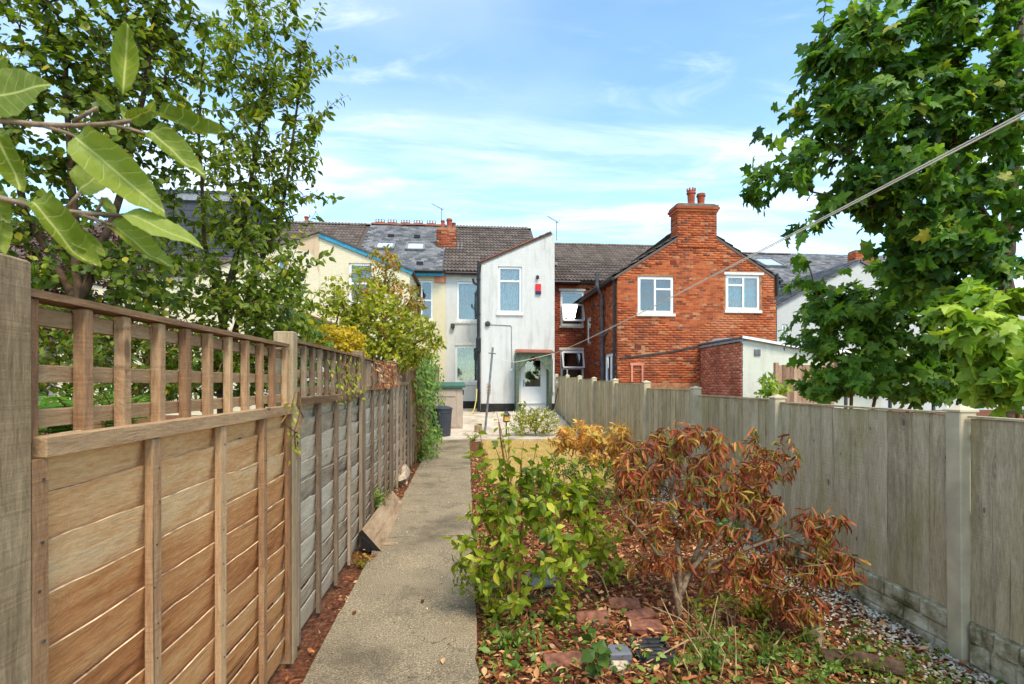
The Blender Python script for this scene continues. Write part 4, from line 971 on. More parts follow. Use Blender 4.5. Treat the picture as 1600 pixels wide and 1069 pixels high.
# ================================================================ outbuilding
OX, OY = 7.43, 13.3; ob = thing('outbuilding', (8.5, 14, gz(5, 14)), 'pale rendered lean-to outbuilding with pink brick side against the brick house', 'outbuilding')
oz, oz2 = zat(1160, 529, OY), zat(1256, 546, OY); ox2 = 11.5; zz_ = oz+(oz2-oz)*(ox2-OX)/(xat(1256, OY)-OX)
wall('rendered_wall', ob, face_s(OY), [(OX, oz), (ox2, zz_)], 0., [], M['pale_render'], .12)
P5 = face_w(OX-.004); wall('brick_wall', ob, P5, [(OY+.006, oz-.1), (BY-.02, oz-.1)], 0., [], M['mortar'], .12, True)
bricks(ob, P5, OY, BY-.02, .9, oz-.12, lambda z: (OY, BY-.02), [], M['brick_pink'])
mb = MB(); mb.add([(OX-.06, OY-.03, oz-.02), (OX-.06, BY-.022, oz-.04), (OX+.5, BY-.022, oz+.22), (OX+.3, OY-.03, oz+.04), (OX-.06, OY-.03, oz-.08), (OX-.06, BY-.022, oz-.10), (OX+.5, BY-.022, oz+.16), (OX+.3, OY-.03, oz-.02)], BOXF); mb.build('flashing', M['lead'], ob)
rsl = roof_slab('roof', ob, (ox2, OY-.08, zz_+.03), (ox2, BY-.03, zz_+.03), (OX-.05, OY-.08, oz+.05), (OX-.05, BY-.03, oz+.05), M['tile_brown'], .05)
mb = MB(); mb.bar((OX-.04, OY-.1, oz+.035), (ox2, OY-.1, zz_+.015), .03, .07); mb.build('barge_board', M['upvc'], ob)
p_ = at(1183, 551, OY); mb = MB(); mb.box(p_.x-.09, p_.x+.09, OY-.02, OY-.001, p_.z-.09, p_.z+.09)
for i in range(5): mb.box(p_.x-.08, p_.x+.08, OY-.032, OY-.02, p_.z-.08+i*.034, p_.z-.06+i*.034)
mb.build('vent', M['metal'], ob)

# ================================================================ white house on the right
rw = thing('white_slate_house', (14, 17.6, .4), 'white rendered house with slate roofs behind the sycamore', 'house')
RY = 17.6; rx = xat(1214, RY); za_, zb_ = zat(1214, 477, RY), zat(1342, 408, RY); xm = xat(1342, RY); xe = 21.
wall('wing_wall', rw, face_s(RY), [(rx, za_), (xm, zb_), (xm+2.6, zb_-1.1), (xe, zb_-1.3)], 0, [(xat(1221.5, RY), xat(1230.5, RY), zat(1225, 536, RY), zat(1225, 507, RY))], M['white_wall2'], .14)
window(rw, face_s(RY), xat(1221.5, RY), xat(1230.5, RY), zat(1225, 536, RY), zat(1225, 507, RY), [(0,1,0,.5), (0,1,.5,1)], None, 0, 'room', None, .04, .03)
r2 = roof_slab('wing_roof', rw, (rx-.12, RY-.08, za_-.05), (rx-.12, YB+1.5, za_-.05), (xm, RY-.08, zb_+.04), (xm, YB+1.5, zb_+.04), M['slate'], .07)
tiles(r2, (rx-.14, RY-.06, za_-.05), (rx-.14, YB+1.4, za_-.05), (xm, RY-.06, zb_+.045), M['slate'], 'slate', 0, 'slate')
roof_slab('wing_roof', rw, (xm+2.7, RY-.08, zb_-1.15), (xm+2.7, YB+1.5, zb_-1.15), (xm, RY-.08, zb_+.04), (xm, YB+1.5, zb_+.04), M['slate'], .07)
wall('rear_wall', rw, face_s(YB+.006), [(10.0, 5.6), (22, 5.6)], 0, [], M['white_wall2'], .14)
szr = zat(1250, 399, YR); sze = zat(1240, 446, YB)
r3 = roof_slab('main_roof', rw, (10.62, YB-.2, sze), (22, YB-.2, sze), (10.62, YR, szr), (22, YR, szr), M['slate'])
tiles(r3, (10.62, YB-.24, sze), (22, YB-.24, sze), (10.62, YR, szr+.005), M['slate'], 'slate', 0, 'slate')
ridge_line(r3, 10.62, 16.2, YR, szr, M['ridge_grey'])
def skylight(parent, px0, px1, py0, py1, e0, ez, r0, rz):
    """flush roof window on the slope from (e0, ez) to (r0, rz)"""
    sl_ = (rz-ez)/(r0-e0)
    def hit(px_, py_):
        d = ray(px_, py_); t = (ez - CAMZ - sl_*e0) / (d.z - sl_*d.y); return Vector((0,0,CAMZ)) + d*t
    c = hit((px0+px1)/2, (py0+py1)/2); wv = abs(hit(px1, (py0+py1)/2).x - hit(px0, (py0+py1)/2).x); a, b = hit((px0+px1)/2, py1), hit((px0+px1)/2, py0)
    S = Vector((0, 1, sl_)).normalized(); N = Vector((0, -sl_, 1)).normalized(); hl = (b-a).length/2
    mb = MB(); A_ = [c + Vector((i*wv/2, 0, 0)) + S*j*hl + N*.09 for i, j in ((-1,-1),(1,-1),(1,1),(-1,1))]
    for i in range(4): mb.bar(A_[i], A_[(i+1)%4], .09, .1, N)
    o = mb.build('skylight', M['upvc'] if False else M['metal'], parent)
    mb = MB(); mb.add([p + N*.0 for p in A_] + [p - N*.02 for p in A_], [(0,1,2,3),(7,6,5,4)]); mb.build('pane', M['skyglass'], o)
M['skyglass'] = (lambda m: m.done(rgb(196,204,210), .06, Specular_IOR_Level=.9, Coat_Weight=.6))(NT('roof_window_glass'))
skylight(rw, 1185, 1216, 408, 418, YB-.2, sze, YR, szr)
chimney(rw, xat(1337, 21.5), xat(1372, 21.5), 21.5, 22.0, 5.6, zat(1350, 392, 21.5), M['brick'], [(xat(1350, 21.7), 21.75, .14, .4, False)], False)
pl_ = at(1350, 455, RY); mb = MB(); mb.chbox(pl_.x+.6, pl_.x+.85, RY-.06, RY-.001, pl_.z+.1, pl_.z+.35, .01); mb.build('alarm_box', M['sill'], rw)
pipe('downpipe', rw, [(xat(1352, RY), RY-.08, zb_-1.), (xat(1352, RY), RY-.08, 1.)], .05, M['blackpipe'])
cs = thing('garden_canopy', (11.5, 14, .4), 'cream plastic lean-to canopy behind the sycamore saplings', 'canopy')
ya = 13.6; A_ = at(1285, 549, ya); B_ = at(1420, 549, ya)
mb = MB(); mb.add([(A_.x,ya-.9,A_.z-.42),(B_.x,ya-.9,A_.z-.42),(B_.x,ya+.3,A_.z),(A_.x,ya+.3,A_.z),(A_.x,ya-.9,A_.z-.38),(B_.x,ya-.9,A_.z-.38),(B_.x,ya+.3,A_.z+.04),(A_.x,ya+.3,A_.z+.04)], BOXF); mb.build('roof_sheet', M['polyroof'], cs)
mb = MB(); mb.box(A_.x-.02, B_.x, ya+.3, ya+.36, A_.z-.06, A_.z+.06); mb.build('top_bar', M['upvc'], cs)
for u in (A_.x+.05, (A_.x+B_.x)/2, B_.x-.05): mb = MB(); mb.box(u-.03, u+.03, ya-.86, ya-.8, 0., A_.z-.42); mb.build('post', M['dark_metal'], cs)
bf = thing('brown_fence', (7.5, 10, .2), 'short brown board fence beside the pale outbuilding', 'fence')
fx0, fx1, fy = xat(1216, 11.2), xat(1296, 11.2), 11.2; fz = zat(1250, 570, fy); nb = 13
for i in range(nb):
    a, b = fx0+(fx1-fx0)*i/nb, fx0+(fx1-fx0)*(i+1)/nb-.008; mb = MB(); mb.box(a, b, fy, fy+.018, gz(7, fy), fz+random.gauss(0, .006)); mb.build('board', M['brown_fence'], bf, own=True)
for u in (fx0-.08, fx1+.02): mb = MB(); mb.chbox(u, u+.09, fy-.02, fy+.07, gz(7, fy)-.05, fz+.05, .01); mb.build('post', M['brown_fence'], bf, own=True)
for z in (.5, 1.4): mb = MB(); mb.box(fx0, fx1, fy+.02, fy+.06, z, z+.07); mb.build('rail', M['brown_fence'], bf, own=True)

# ================================================================ cream house and its neighbours on the left
CYF = 18.0; cr = xat(640, CYF); cp = xat(499, CYF); zp = zat(499, 364, CYF); zr2 = zat(640, 421, CYF)
ch = thing('cream_house', (-3, CYF, gz(-3, 18)), 'cream painted brick house with blue bargeboard left of the white house', 'house')
ww = (xat(545, CYF), xat(584, CYF), zat(560, 474, CYF), zat(560, 411, CYF))
wall('wing_wall', ch, face_s(CYF), [(cp, zp), (cr, zr2)], 0, [ww], M['cream_wall'], .14)
window(ch, face_s(CYF), *ww, [(0,1,0,.5), (0,1,.5,1)], None, 0, 'roomlight', 'sill', .05, .05)
wall('side_wall', ch, face_e(cr-.002), [(CYF+.003, zr2), (YB, zr2)], 0, [], M['cream_wall'], .12)
mb = MB(); mb.bar((cp+.01, CYF-.04, zp-.06), (cr+.12, CYF-.04, zr2-.09), .06, .2, (0,0,1)); mb.build('barge_board', M['blue'], ch)
roof_slab('wing_roof', ch, (cr+.14, CYF-.1, zr2-.02), (cr+.14, YB+1, zr2-.02), (cp, CYF-.1, zp+.06), (cp, YB+1, zp+.06), M['tile_brown'], .06)
cw = (xat(641, YB), xat(676.5, YB), zat(660, 500, YB), zat(660, 438, YB)); cze = zat(660, 425, YB)
wall('rear_wall', ch, face_s(YB+.004), [(-5., cze), (mx0-.004, cze)], 0, [cw], M['cream_wall'], .14)
window(ch, face_s(YB+.004), *cw, [(0,.5,0,.5), (.5,1,0,.5), (0,.5,.5,1), (.5,1,.5,1)], None, 0, 'roomlight', 'sill', .05, .045)
p_ = at(679, 434, YB); mb = MB(); mb.box(p_.x, mx0-.02, YB-.06, YB+.0, p_.z-.2, p_.z+.06); mb.build('corbel', M['brick_pink'], ch)
mb = MB(); mb.box(-2.2, mx0-.1, YB-.28, YB-.2, cze-.2, cze-.06); mb.build('fascia', M['blue'], ch)
pipe('gutter', ch, [(-2.2, YB-.36, cze-.04), (mx0-.1, YB-.36, cze-.04)], .06, M['blackpipe'])
czr = zat(640, 353, YR); cl = xat(580, YR)
r4 = roof_slab('main_roof', ch, (cl, YB-.2, cze), (rx0-.004, YB-.2, cze), (cl, YR, czr), (rx0-.004, YR, czr), M['slate'])
tiles(r4, (cl, YB-.24, cze), (rx0-.004, YB-.24, cze), (cl, YR, czr+.005), M['slate'], 'slate', 0, 'slate')
ridge_line(r4, cl, rx0, YR, czr, M['ridge'])
for px_ in (594, 613, 633.5, 653.5, 674):   # pierced ridge crests: little loops
    p_ = Vector((xat(px_, YR), YR, czr+.12)); mb = MB()
    for k in (-1, 0, 1):
        ring = [(p_.x+k*.13+.07*math.cos(a), YR, p_.z+.09+.075*math.sin(a)) for a in np.linspace(0, 2*math.pi, 9)]; mb.tube(ring, .022, 5, False)
    mb.box(p_.x-.22, p_.x+.22, YR-.03, YR+.03, p_.z-.06, p_.z+.03); mb.build('ridge_crest', M['ridge'], r4)
skylight(ch, 588, 616, 382, 392, YB-.2, cze, YR, czr); skylight(ch, 636, 663, 383, 393.5, YB-.2, cze, YR, czr)
for px_, py_ in ((652, 372), (656, 414), (611, 371)):
    d = ray(px_, py_); sl_ = (czr-cze)/(YR-YB+.2); t = (cze-CAMZ-sl_*(YB-.2))/(d.z-sl_*d.y); p_ = Vector((0,0,CAMZ))+d*t
    mb = MB(); mb.box(p_.x-.13, p_.x+.13, p_.y-.1, p_.y+.12, p_.z+.0, p_.z+.12); mb.build('roof_vent', M['blackpipe'], r4)
# left half of the pair, its render fallen away
nh = thing('weathered_cream_house', (-7, CYF, gz(-3, 18)), 'cream house half with peeling bare render under its verge behind the cherry tree', 'house')
nx_ = -9.2; zn = zp - (cp-nx_)*.36
nw = (xat(432, CYF), xat(447, CYF), zat(440, 440, CYF), zat(440, 402, CYF))
wall('wing_wall', nh, face_s(CYF), [(nx_, zn), (cp-.004, zp)], 0, [nw], M['cream_wall'], .14)
window(nh, face_s(CYF), *nw, [(0,1,0,1)], 'net', 0, 'roomlight', 'sill', .05, .05)
pts_ = [(500, 367), (500, 428), (497, 418), (492, 400), (484, 393), (470, 390), (462, 384), (458, 378.5)]
ctr = [at(a, b, CYF) for a, b in pts_]
mb = MB(); mb.add([(p.x-.03, CYF-.006, p.z) for p in ctr] + [(p.x-.03, CYF+.02, p.z) for p in ctr], [tuple(range(len(ctr)))] + [(i, (i+1)%8, 8+(i+1)%8, 8+i) for i in range(8)]); mb.build('bare_render', M['bare_render'], nh)
mb = MB(); mb.bar((cp-.02, CYF-.03, zp+.03), (nx_, CYF-.03, zn+.03), .14, .06); mb.build('verge', M['ridge_grey'], nh)
roof_slab('wing_roof', nh, (nx_-.1, CYF-.08, zn), (nx_-.1, YB+1, zn), (cp-.01, CYF-.08, zp+.06), (cp-.01, YB+1, zp+.06), M['tile_brown'], .05)
nzr = zat(500, 351, YR); nze = cze - .05
wall('rear_wall', nh, face_s(YB+.008), [(-9.2, nze), (-5.004, nze)], 0, [], M['cream_wall'], .14)
r5 = roof_slab('main_roof', nh, (-9.2, YB-.2, nze), (cl-.03, YB-.2, nze), (-9.2, YR, nzr), (cl-.03, YR, nzr), M['tile_brown'])
tiles(r5, (-9.2, YB-.24, nze), (cl-.03, YB-.24, nze), (-9.2, YR, nzr+.005), M['tile_brown'], n_ind=100)
ridge_line(r5, -9.2, cl-.03, YR, nzr, M['ridge_grey'])
chimney(nh, xat(474, YR+.3), xat(488, YR+.3), YR+.3, YR+.8, nzr-.4, zat(480, 346, YR+.3), M['brick'], [(xat(478, YR+.4), YR+.5, .12, .25, False)], False)
# low kitchen extension with blue fascia
kx0, kx1, ky = xat(440, 15.6), xat(512, 15.6), 15.6; kz = zat(500, 505, ky)
ke = thing('kitchen_extension', ((kx0+kx1)/2, ky, .3), 'low white extension with blue fascia behind the garden shrubs', 'extension')
wall('front_wall', ke, face_s(ky), [(kx0, kz+.45), (kx1, kz)], 0, [], M['white_wall2'], .12); wall('side_wall', ke, face_e(kx1-.002), [(ky+.003, kz), (17.9, kz)], 0, [], M['white_wall2'], .12)
mb = MB(); mb.bar((kx0, ky-.03, kz+.42), (kx1+.1, ky-.03, kz-.04), .05, .16); mb.build('fascia', M['blue'], ke)
roof_slab('roof', ke, (kx1+.12, ky-.1, kz+.03), (kx1+.12, 17.95, kz+.03), (kx0, ky-.1, kz+.52), (kx0, 17.95, kz+.52), M['ridge'], .05)
# dormer house further left
dh = thing('dormer_house', (-12, 20, .4), 'house with grey clad box dormer behind the left trees', 'house')
wall('rear_wall', dh, face_s(YB), [(-14.6, 5.7), (-9.21, 5.7)], 0, [], M['cream_wall'], .14)
r6 = roof_slab('main_roof', dh, (-14.6, YB-.2, 5.65), (-9.21, YB-.2, 5.65), (-14.6, YR, 8.8), (-9.21, YR, 8.8), M['tile_brown']); tiles(r6, (-14.6, YB-.24, 5.65), (-9.21, YB-.24, 5.65), (-14.6, YR, 8.8), M['tile_brown'])
wall('wing_wall', dh, face_s(CYF+.02), [(-13.4, 4.9), (-9.21, 4.4)], 0, [(-12.6, -11.7, 3.2, 4.3)], M['cream_wall'], .12); window(dh, face_s(CYF+.02), -12.6, -11.7, 3.2, 4.3, [(0,1,0,1)], None, 0, 'room', 'sill')
roof_slab('wing_roof', dh, (-9.1, CYF-.05, 4.42), (-9.1, YB, 4.42), (-13.5, CYF-.05, 5.0), (-13.5, YB, 5.0), M['tile_brown'], .05)
dy = 21.4; d0, d1 = xat(238, dy), xat(388, dy); dt, db = zat(300, 301, dy), zat(330, 400, dy)
mb = MB(); mb.box(d0, d1, dy, YR-.3, db-.4, dt-.36)
for i in range(9): mb.box(d0, d1, dy-.02, dy, db-.3+i*.3, db-.02+i*.3)
dm = mb.build('dormer', M['dormer'], dh)
mb = MB(); mb.box(d0-.1, d1+.1, dy-.12, dy+.02, dt-.34, dt-.06); mb.build('fascia', M['lead'], dm); mb = MB(); mb.box(d0-.15, d1+.15, dy-.16, YR, dt-.058, dt+.04); mb.build('flat_roof', M['dormer'], dm)
fh = thing('far_left_house', (-18, 20, .4), 'brown roofed house at the far left behind the purple tree', 'house')
wall('rear_wall', fh, face_s(YB-.004), [(-26, 5.6), (-14.61, 5.6)], 0, [(-17, -16, 3.4, 4.8)], M['white_wall2'], .14); window(fh, face_s(YB-.004), -17, -16, 3.4, 4.8, [(0,1,0,1)], None)
r7 = roof_slab('main_roof', fh, (-26, YB-.2, 5.55), (-14.61, YB-.2, 5.55), (-26, YR, 8.6), (-14.61, YR, 8.6), M['tile_brown']); tiles(r7, (-26, YB-.24, 5.55), (-14.61, YB-.24, 5.55), (-26, YR, 8.6), M['tile_brown'])
wall('wing_wall', fh, face_s(16.5), [(-19.5, 4.2), (-17.3, 5.2), (-14.9, 4.2)], 0, [], M['cream_wall'], .12)
roof_slab('wing_roof', fh, (-14.7, 16.4, 4.15), (-14.7, YB, 4.15), (-17.3, 16.4, 5.25), (-17.3, YB, 5.25), M['tile_brown'], .06)
roof_slab('wing_roof', fh, (-19.7, 16.4, 4.15), (-19.7, YB, 4.15), (-17.3, 16.4, 5.25), (-17.3, YB, 5.25), M['tile_brown'], .06)

pa = at(690, 356, 22.9); aerial('roof_aerial', (pa.x, 22.9, zat(690, 372, 22.9)), zat(690, 326, 22.9), .45, 'television aerial beside the chimney above the white house')
pa = at(869, 372, 21.0); aerial('roof_aerial', (pa.x+.02, 21.0, pa.z-.1), zat(869, 346, 21), .42, 'television aerial above the sloping white wing')

# ---------------------------------------------------------------- leaves
def leaf_simple(w=.42, fold=.12, droop=.18):
    """pointed oval leaf, 8 triangles"""
    V = [(0,0,0), (-w*.42,.3,fold*.5), (w*.42,.3,fold*.5), (-w*.5,.58,fold*.45-droop*.35), (w*.5,.58,fold*.45-droop*.35), (0,.33,-.0), (0,.62,-droop*.4), (0,1,-droop)]
    V[1] = (-w*.45,.3,fold*.5); F = [(0,5,1),(0,2,5),(1,5,6,3),(5,2,4,6),(3,6,7),(6,4,7)]
    return V, F
def leaf_strap(w=.18):
    V = [(-w*.2,0,0),(w*.2,0,0),(-w*.5,.45,.1),(w*.5,.45,.1),(0,.45,.0),(-w*.34,.8,.02),(w*.34,.8,.02),(0,.97,-.22)]
    F = [(0,1,4),(0,4,2),(1,3,4),(2,4,5),(4,6,5),(4,3,6),(5,6,7)]
    return V, F
def leaf_maple():
    r = [(0,.0),(.2,-.1),(.46,.02),(.36,.2),(.54,.5),(.33,.5),(.18,.6),(.2,.74),(0,1.02)]
    pts = r + [(-x,y) for x, y in r[-2:0:-1]]
    V = [(x, y, -.28*(x*x+(y-.35)**2) + (.06 if i % 2 else -.03)) for i, (x, y) in enumerate(pts)] + [(0,.36,.02)]
    c = len(pts); F = [(c, i, (i+1) % c) for i in range(c)]
    return V, F
def leaf_apple():
    n = 18; V = []; F = []
    for i in range(n+1):
        t = i/n; w = .30*math.sin(math.pi*min(1, t**.82))**.8*(1-.15*t) if 0 < t < 1 else .004
        ser = 1 + (.035 if i % 2 else -.02)
        z0 = -.16*t*t + .02*math.sin(t*9)
        for k, u in enumerate((-1, -.66, -.33, 0, .33, .66, 1)):
            x = w*u*(ser if abs(u) == 1 else 1); V.append((x, t, z0 + .26*abs(x) - .5*x*x + .012*math.sin(t*26+abs(u)*4)*abs(u)))
    for i in range(n):
        for k in range(6): a = i*7+k; F.append((a, a+1, a+8, a+7))
    return V, F
LEAF = {'oval': leaf_simple(), 'narrow': leaf_simple(.34, .1, .25), 'round': leaf_simple(.72, .12, .12), 'strap': leaf_strap(), 'maple': leaf_maple(), 'apple': leaf_apple(), 'fresh': leaf_simple(.5, .12, .22)}
CAMP = np.array((0, 0, CAMZ))
def in_view(P):
    d = P - CAMP; dp = d[:, 0]*math.sin(YAW) + d[:, 1]*math.cos(YAW); lx = d[:, 0]*math.cos(YAW) - d[:, 1]*math.sin(YAW)
    px_ = 800 + FPX*lx/np.maximum(dp, .01); py_ = HOR - FPX*d[:, 2]/np.maximum(dp, .01)
    return (dp > .1) & (px_ > -10) & (px_ < 1610) & (py_ > -10) & (py_ < 1080), dp
def foliage(name, parent, kind, P, D, N, S, mat, n_ind=0, piece='leaf'):
    """leaves at P growing along D with upper side N and length S: the nearest n_ind as single objects, the rest as one mesh"""
    P, D, N, S = np.asarray(P, float), norm(np.asarray(D, float)), np.asarray(N, float), np.asarray(S, float)
    X = norm(np.cross(D, N)); Z = np.cross(X, D); TV, TF = LEAF[kind]
    vis, dp = in_view(P); big = np.where(vis, S/np.maximum(dp, .1), 0); order = np.argsort(-big); n_ind = min(n_ind, int(vis.sum()))
    ind, rest = order[:n_ind], order[n_ind:]
    if len(rest) == 0: rest = order[-1:]; ind = order[:-1]
    s = S[:, None]
    me_ = stamp_mesh(name, TV, TF, P[rest], (X*s)[rest], (D*s)[rest], (Z*s)[rest], mat, rng.random(len(rest)), smooth=False, origin=wloc(parent))
    cr_ = place(name, me_, parent, kind='stuff')
    if n_ind:
        tm = template_mesh(piece, TV, TF, mat)
        for i in ind: place(piece, tm, cr_, mtx=mtx(P[i], X[i]*S[i], D[i]*S[i], Z[i]*S[i]))
    return cr_
def grow(base, tips, bow=.12, zpen=.8, steps=4, wob=.05):
    """join every tip to the nearest point of the growing skeleton; returns polylines and how many tips each carries"""
    nodes = [np.array(b, float) for b in base]; own = [-1]*len(nodes); lines = []; par = []
    A = np.zeros((len(nodes)+len(tips)*steps, 3)); A[:len(nodes)] = nodes; n = len(nodes)
    tips = np.asarray(tips, float); d0 = np.min(np.linalg.norm(tips[:, None] - A[None, :n], axis=2), axis=1)
    for i in np.argsort(d0):
        t = tips[i]; df = t - A[:n]; c = np.linalg.norm(df, axis=1) + zpen*np.maximum(0, A[:n, 2]-t[2]); j = int(np.argmin(c)); a = A[j]
        L_ = np.linalg.norm(t-a); pl = [a]
        for k in range(1, steps+1):
            f = k/steps; p_ = a+(t-a)*f + rng.normal(0, wob*L_, 3)*(f*(1-f)*2); p_[2] += bow*L_*math.sin(math.pi*f)*(.5 if f < .5 else .3); pl.append(p_)
        lines.append(np.array(pl)); par.append(own[j]); me_i = len(lines)-1
        for p_ in pl[1:]: A[n] = p_; own.append(me_i); n += 1
    cnt = np.ones(len(lines))
    for i in range(len(lines)-1, -1, -1):
        if par[i] >= 0: cnt[par[i]] += cnt[i]
    return lines, cnt
def ell(c, r_, n, shell=.55):
    v = norm(rng.normal(0, 1, (n, 3))); t = rng.random(n)**(1/3.); t = shell*np.maximum(t, .6*rng.random(n)+.4) + (1-shell)*t
    return np.asarray(c, float) + v*t[:, None]*np.asarray(r_, float)
def leaves_on(lines, length, spacing, size, droop, spread, up=.7, jitter=.2, whorl=0, start=0., nmin=5):
    P, D, N, S = [], [], [], []
    cen = np.mean([pl[-1] for pl in lines], axis=0) if len(lines) else np.zeros(3)
    for pl in lines:
        seg = np.linalg.norm(np.diff(pl, axis=0), axis=1); tot = seg.sum()
        if tot < 1e-4: continue
        cum = np.concatenate([[0], np.cumsum(seg)])
        if whorl: ss = [tot - k*.012 for k in range(whorl)]
        else: ss = np.arange(tot, max(tot*start, tot-length), -spacing*random.uniform(.8, 1.2))
        if not whorl and len(ss) < nmin: ss = np.linspace(tot, 0, nmin)
        a0 = random.random()*6.28
        for q_, s_ in enumerate(ss):
            k = min(max(np.searchsorted(cum, s_)-1, 0), len(seg)-1); f = (s_-cum[k])/max(seg[k], 1e-6); p_ = pl[k]+(pl[k+1]-pl[k])*f; t = (pl[k+1]-pl[k])/max(seg[k], 1e-6)
            a = a0 + q_*2.4; e1 = np.cross(t, (0.3, .2, 1.)); e1 /= max(np.linalg.norm(e1), 1e-6); e2 = np.cross(t, e1); o = e1*math.cos(a)+e2*math.sin(a)
            d = t*(1-spread) + o*spread + rng.normal(0, jitter, 3); d[2] -= droop
            ou = p_-cen; ou /= max(np.linalg.norm(ou), 1e-6); nn = np.array((0, 0, up)) + ou*.7 + o*-.2 + t*.1 + rng.normal(0, .4, 3)
            P.append(p_ + rng.normal(0, size*.12, 3)*(0 if whorl else 1)); D.append(d); N.append(nn); S.append(size*random.uniform(.62, 1.18))
    return P, D, N, S
def branches(mb, lines, cnt, r0, rmax, n=5):
    for pl, c in zip(lines, cnt):
        r_ = min(rmax, r0*c**.5); mb.tube(pl, [r_, r_*.85, r_*.72, r_*.6, max(r0*.5, r_*.4)][:len(pl)], n, False)
def plant(name, label, cat, base, trunk, blobs, leafkind, lmat, size, spacing, length, r0, rmax, bark, droop=.3, spread=.6, up=.7, n_ind=0, group=None,
          bow=.12, extra=(), crown='crown', wood_name='branches', whorl=0, zpen=.8, jitter=.2, start=0.):
    o = thing(name, base, label, cat, group)
    nodes = []; mb = MB()
    for pts, r1, r2 in trunk:
        pts = [np.array(p, float) for p in pts]; dense = []
        for a, b in zip(pts[:-1], pts[1:]): dense += [a+(b-a)*f for f in np.linspace(0, 1, 6)[:-1]]
        dense.append(pts[-1]); dense = [p + rng.normal(0, r2*.5, 3)*(0 if i == 0 else 1) for i, p in enumerate(dense)]
        mb.tube(dense, list(np.linspace(r1, r2, len(dense))), 8); nodes += dense[2:]
    tips = np.concatenate([ell(*b) for b in blobs]) if blobs else np.zeros((0, 3))
    lines, cnt = grow(nodes, tips, bow, zpen) if len(tips) else ([], [])
    pool = np.array([p for p in nodes] + [q for l_ in lines for q in l_])
    for pl in extra:
        pl = (pool[np.argmin(np.linalg.norm(pool-pl[0], axis=1))], pl[1])
        lines.append(np.array([pl[0]+(pl[1]-pl[0])*f + np.array((0, 0, .10*np.linalg.norm(pl[1]-pl[0])*math.sin(math.pi*f))) for f in np.linspace(0, 1, 5)])); cnt = np.append(cnt, 3)
    branches(mb, lines, cnt, r0, rmax); mb.build('trunk' if cat == 'tree' else wood_name, bark, o, smooth=True)
    ne = len(extra); core = lines[:len(lines)-ne] if ne else lines
    P, D, N, S = leaves_on(core, length, spacing, size, droop, spread, up, jitter, whorl, start) if len(core) else ([], [], [], [])
    if ne:
        e_ = leaves_on(lines[-ne:], length*2.2, spacing*.75, size, droop, spread, up, jitter, whorl, start); P += e_[0]; D += e_[1]; N += e_[2]; S += e_[3]
    foliage(crown, o, leafkind, P, D, N, S, lmat, n_ind)
    return o
V3 = lambda p: np.array(p, float)
def A3(px_, py_, Y): return V3(at(px_, py_, Y))

# ---------------------------------------------------------------- trees behind the left fence
cy = 4.7
def cb(px_, py_, rx_, ry_, n, Y=cy, dy=.5, sh=.5):
    p_ = A3(px_, py_, Y); k = Y/FPX; return (p_, (rx_*k, dy, ry_*k), n, sh)
b0 = A3(345, 640, cy); b0[2] = gz(-2.5, cy)
plant('cherry_tree', 'tall cherry tree with upright leafy shoots behind the trellis fence', 'tree', b0,
      [([b0, A3(345, 600, cy), A3(352, 470, cy), A3(385, 330, cy), A3(405, 200, cy), A3(420, 90, cy)], .04, .008), ([A3(350, 560, cy), A3(385, 470, cy+.2), A3(440, 330, cy+.2), A3(462, 190, cy+.1), A3(470, 80, cy)], .026, .006),
       ([A3(350, 520, cy), A3(320, 380, cy+.3), A3(310, 200, cy+.3), A3(320, 40, cy+.2)], .024, .006)],
      [cb(410, 80, 75, 100, 186), cb(440, 210, 60, 110, 201), cb(390, 300, 70, 90, 186), cb(400, 420, 70, 80, 201), cb(370, 520, 75, 70, 201), cb(440, 480, 45, 60, 124), cb(330, 150, 70, 120, 139, cy+.4), cb(420, 560, 50, 40, 108), cb(300, 560, 50, 60, 93), cb(285, 420, 45, 70, 90), cb(300, 320, 40, 60, 50, cy+.4)],
      'oval', L['cherry'], .08, .021, .36, .0018, .014, M['bark'], droop=.35, spread=.62, n_ind=300, bow=.05, zpen=1.6,
      extra=[(A3(440, 180, cy), A3(556, 88, cy)), (A3(450, 130, cy), A3(505, 8, cy)), (A3(455, 160, cy), A3(530, 75, cy)), (A3(445, 330, cy), A3(524, 308, cy-.3)), (A3(455, 250, cy), A3(515, 175, cy)), (A3(430, 480, cy), A3(512, 398, cy-.3)), (A3(440, 440, cy), A3(480, 400, cy)), (A3(400, 110, cy), A3(420, -20, cy)), (A3(460, 220, cy), A3(540, 150, cy)), (A3(450, 430, cy-.2), A3(495, 330, cy-.2)), (A3(415, 90, cy), A3(465, -10, cy))])
dy_ = 4.0
b0 = A3(120, 640, dy_); b0[2] = gz(-3.5, dy_)
plant('plum_tree', 'dense dark green tree filling the upper left corner', 'tree', b0,
      [([b0, A3(130, 600, dy_), A3(120, 420, dy_), A3(110, 250, dy_), A3(100, 60, dy_)], .05, .012), ([A3(122, 480, dy_), A3(190, 300, dy_), A3(230, 120, dy_), A3(250, -40, dy_)], .03, .01), ([A3(122, 480, dy_), A3(40, 330, dy_), A3(0, 160, dy_), A3(-30, -40, dy_)], .03, .01)],
      [cb(40, 60, 110, 110, 255, dy_), cb(150, 40, 100, 100, 225, dy_), cb(230, 120, 70, 110, 180, dy_), cb(90, 190, 110, 90, 225, dy_), cb(210, 230, 60, 70, 135, dy_), cb(40, 300, 80, 70, 135, dy_), cb(240, 20, 70, 60, 105, dy_), cb(60, 400, 90, 50, 90, dy_), cb(240, 430, 60, 60, 105, dy_), cb(150, 500, 90, 50, 90, dy_+.4)],
      'round', L['plum'], .062, .022, .3, .002, .016, M['bark'], droop=.3, spread=.65, n_ind=250, zpen=1.0)
py_ = 6.4
